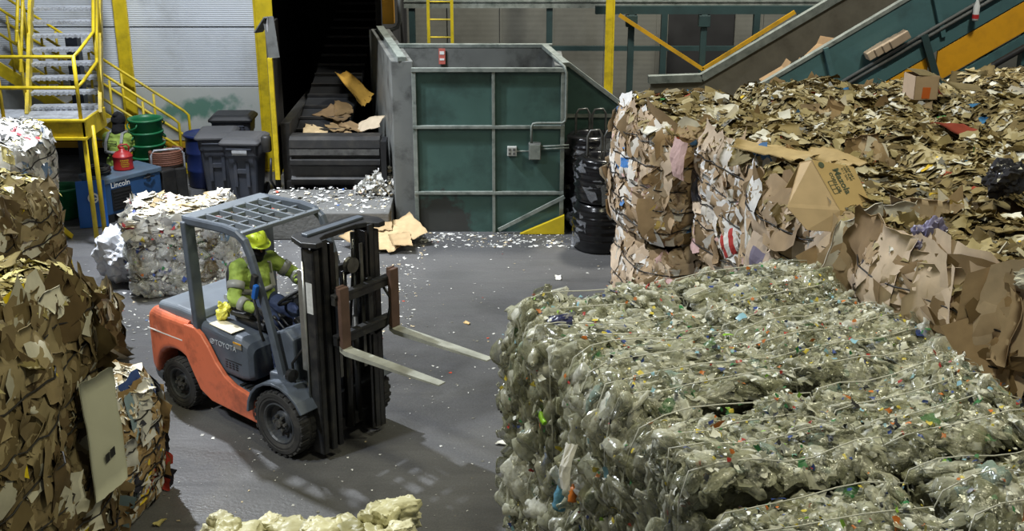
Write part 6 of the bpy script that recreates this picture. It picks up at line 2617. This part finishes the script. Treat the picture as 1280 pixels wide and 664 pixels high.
for i, (x, s) in enumerate(((4.15, .42), (4.4, .3), (4.75, .4), (5.0, .26))):
    lab = ['beige carton at the lower end of the inclined trough', 'small brown carton second up the inclined trough', 'brown carton third up the inclined trough', 'small carton highest up the inclined trough'][i]
    t = thing('carton', lab, 'carton', (x, 18.3, zf(x) - .68 + .0), .3 * i, 'cartons riding up the inclined trough')
    t.rotation_euler = (0, -.55, .3 * i)
    m = MB()
    m.b2((-s * .5, -s * .4, .02), (s * .5, s * .4, s * .7))
    m.build('carton_body', CARD_DK, t, bevel=.01)
    m = MB()
    m.box((s * .55, 0, s * .75), (s * .4, s * .8, .008), (0, -.5, 0))
    m.build('carton_flap', CARD_DK, t)

# ---- litter
rng = np.random.default_rng(900)
def litter(n, x0, x1, y0, y1, smin, smax, pw=3.0):
    x = rng.uniform(x0, x1, n)
    y = rng.uniform(y0, y1, n)
    s = smin + (smax - smin) * rng.random(n) ** pw
    p = np.stack([x, y, np.full(n, .006)], 1)
    nr = np.tile(np.array([[0, 0, 1.0]]), (n, 1)) + rng.normal(0, .12, (n, 3))
    v, q = sheets(rng, p, nr, s, (.4, 1), 3, .12, .3)
    v[..., 2] = np.maximum(v[..., 2], .003)
    return v, q


PAL_LIT = [(srgb(214, 214, 210), 6), (srgb(180, 180, 176), 4), (srgb(196, 180, 150), 2), (srgb(120, 118, 110), 2), (srgb(90, 120, 180), .25), (srgb(190, 80, 60), .15)]
parts = [litter(2400, -6, 3.2, 7.5, 20.5, .008, .035), litter(1300, -5.2, -1.2, 13.2, 16.8, .01, .06), litter(500, -1.8, .9, 16.5, 17.2, .012, .08), litter(400, -5.2, -3.6, 17, 19.5, .015, .09)]
v = np.concatenate([p[0] for p in parts])
# keep clear of the stacks
Vm, Fm = merge(v, parts[0][1])
o = arr_obj('floor_litter', Vm, Fm, M_CARD, None, np.repeat(pick_cols(rng, PAL_LIT, len(v)), 9, 0))
tag(o, 'tiny paper and plastic scraps strewn over the concrete floor', 'litter', kind='stuff')
v1, q = litter(420, -3.7, -1.85, 16.9, 17.92, .015, .09)
v1[..., 2] += .43 + (v1[..., 1] - 17.1) * .085
v1[..., 2] = np.maximum(v1[..., 2], .435 + (v1[..., 1] - 17.1) * .085)
Vm, Fm = merge(v1, q)
o = arr_obj('pad_litter', Vm, Fm, M_CARD, None, np.repeat(pick_cols(rng, PAL_LIT, len(v1)), 9, 0))
tag(o, 'paper scraps strewn over the low concrete pad', 'litter', kind='stuff')
n = 900
p = np.stack([rng.normal(-1.98, .16, n), rng.normal(17.75, .1, n), np.abs(rng.normal(.50, .11, n)) + .0], 1)
p[:, 2] = np.minimum(.5 + np.abs(rng.normal(0, .12, n)), .95 - np.abs(p[:, 0] + 1.95) * 1.0)
p[:, 2] = np.maximum(p[:, 2], .5)
v2, q = sheets(rng, p, rng.normal(size=(n, 3)), rng.uniform(.03, .1, n), (.3, 1), 3, .3, .6)
Vm, Fm = merge(v2, q)
o = arr_obj('shredded_paper_heap', Vm, Fm, M_CARD, None, np.repeat(pick_cols(rng, PAL_LIT[:3], len(v2)), 9, 0))
tag(o, 'heap of pale shredded paper at the right end of the concrete pad', 'paper heap', kind='stuff')
# bigger scraps on the open floor
sc = [(.62, 15.2, .16, srgb(226, 226, 222), 'white paper scrap on the floor nearest the wire coils'), (-.55, 13.6, .09, srgb(210, 180, 130), 'tan cardboard scrap on the open floor beyond the forks'),
      (-.07, 10.5, .17, srgb(222, 222, 214), 'white torn paper on the floor beside the plastic bales'), (.0, 9.35, .10, srgb(220, 220, 212), 'small white scrap on the floor by the lower plastic bale'),
      (-3.05, 9.05, .12, srgb(196, 184, 120), 'yellowish scrap on the shadowed floor by the printed carton bale'), (-2.86, 8.75, .14, srgb(200, 190, 130), 'larger yellowish scrap on the shadowed floor nearest the cream bag bale')]
for i, (x, y, s, c, lab) in enumerate(sc):
    loose_sheet(x, y, .004, s, c, lab, 'paper scrap', 'paper_scrap', .7 * i, 80 + i, asp=.5, group='larger scraps on the floor', g=5, crump=.08)

# ================================================================== LIGHT AND CAMERA
def lamp(name, kind, loc, energy, col, target=None, size=.5, spot=1.6, blend=.4):
    d = bpy.data.lights.new(name, kind)
    d.energy = energy
    d.color = col
    if kind == 'AREA':
        d.shape = 'DISK'
        d.size = size
    else:
        d.shadow_soft_size = size
    if kind == 'SPOT':
        d.spot_size = spot
        d.spot_blend = blend
    o = bpy.data.objects.new(name, d)
    COL.objects.link(o)
    o.location = loc
    if target:
        o.rotation_euler = (Vector(target) - Vector(loc)).to_track_quat('-Z', 'Y').to_euler()
    return o


COOL = (.88, .93, 1.0)
WARM = (1.0, .95, .66)
lamp('high_bay_and_fill_lamp', 'SPOT', (-6.2, 15.5, 9.2), 5400, COOL, (-1.0, 11.5, 0), .16, 1.7, .6)
lamp('high_bay_and_fill_lamp', 'SPOT', (-4.6, 15.0, 9.5), 3800, COOL, (-5.2, 20.0, .8), .4, 1.5, .7)  # extra lamp added so the white wall at the back is lit
lamp('high_bay_and_fill_lamp', 'SPOT', (-7.6, 5.6, 9.5), 3000, COOL, (-3.0, 12.0, .5), .4, .85, .9)  # added fill, aimed at the truck side and the grey bale
lamp('high_bay_and_fill_lamp', 'SPOT', (5.0, 10.5, 10.0), 1080, WARM, (3.6, 10.5, 2.5), .5, 1.9, .6)
lamp('high_bay_and_fill_lamp', 'SPOT', (1.2, 5.2, 10.0), 1000, WARM, (1.2, 7.6, 1.5), .5, 1.7, .6)
lamp('high_bay_and_fill_lamp', 'SPOT', (-6.2, 7.6, 9.0), 1000, WARM, (-4.6, 8.6, 2.0), .4, 1.4, .6)
lamp('high_bay_and_fill_lamp', 'SPOT', (2.5, 20.0, 9.5), 4200, (1, .97, .88), (2.5, 23.5, 1.0), .6, 2.2, .6)
lamp('high_bay_and_fill_lamp', 'SPOT', (6.2, 12.4, 9.6), 1700, (1, .98, .9), (6.0, 17.5, 2.6), .5, 1.0, .7)  # lamp added to brighten the teal conveyor
w = bpy.data.worlds.new('dim_hall')
bpy.context.scene.world = w
w.use_nodes = True
w.node_tree.nodes['Background'].inputs[0].default_value = (.80, .86, .92, 1)
w.node_tree.nodes['Background'].inputs[1].default_value = 0.09

cam = bpy.data.cameras.new('camera')
co = bpy.data.objects.new('camera', cam)
COL.objects.link(co)
co.location = (0, 0, 5.6)
co.rotation_euler = (math.radians(90 - 19.6), 0, 0)
cam.sensor_width = 36
cam.lens = 36 * 1500 / 1280
cam.clip_end = 200
sc_ = bpy.context.scene
sc_.camera = co
sc_.view_settings.view_transform = 'Standard'
sc_.view_settings.look = 'None'
sc_.view_settings.gamma = 1
sc_.view_settings.use_curve_mapping = False
sc_.view_settings.exposure = 0.0
sc_.cycles.max_bounces = 6
sc_.cycles.transparent_max_bounces = 10
sc_.cycles.caustics_reflective = False
sc_.cycles.caustics_refractive = False
sc_.cycles.use_denoising = True
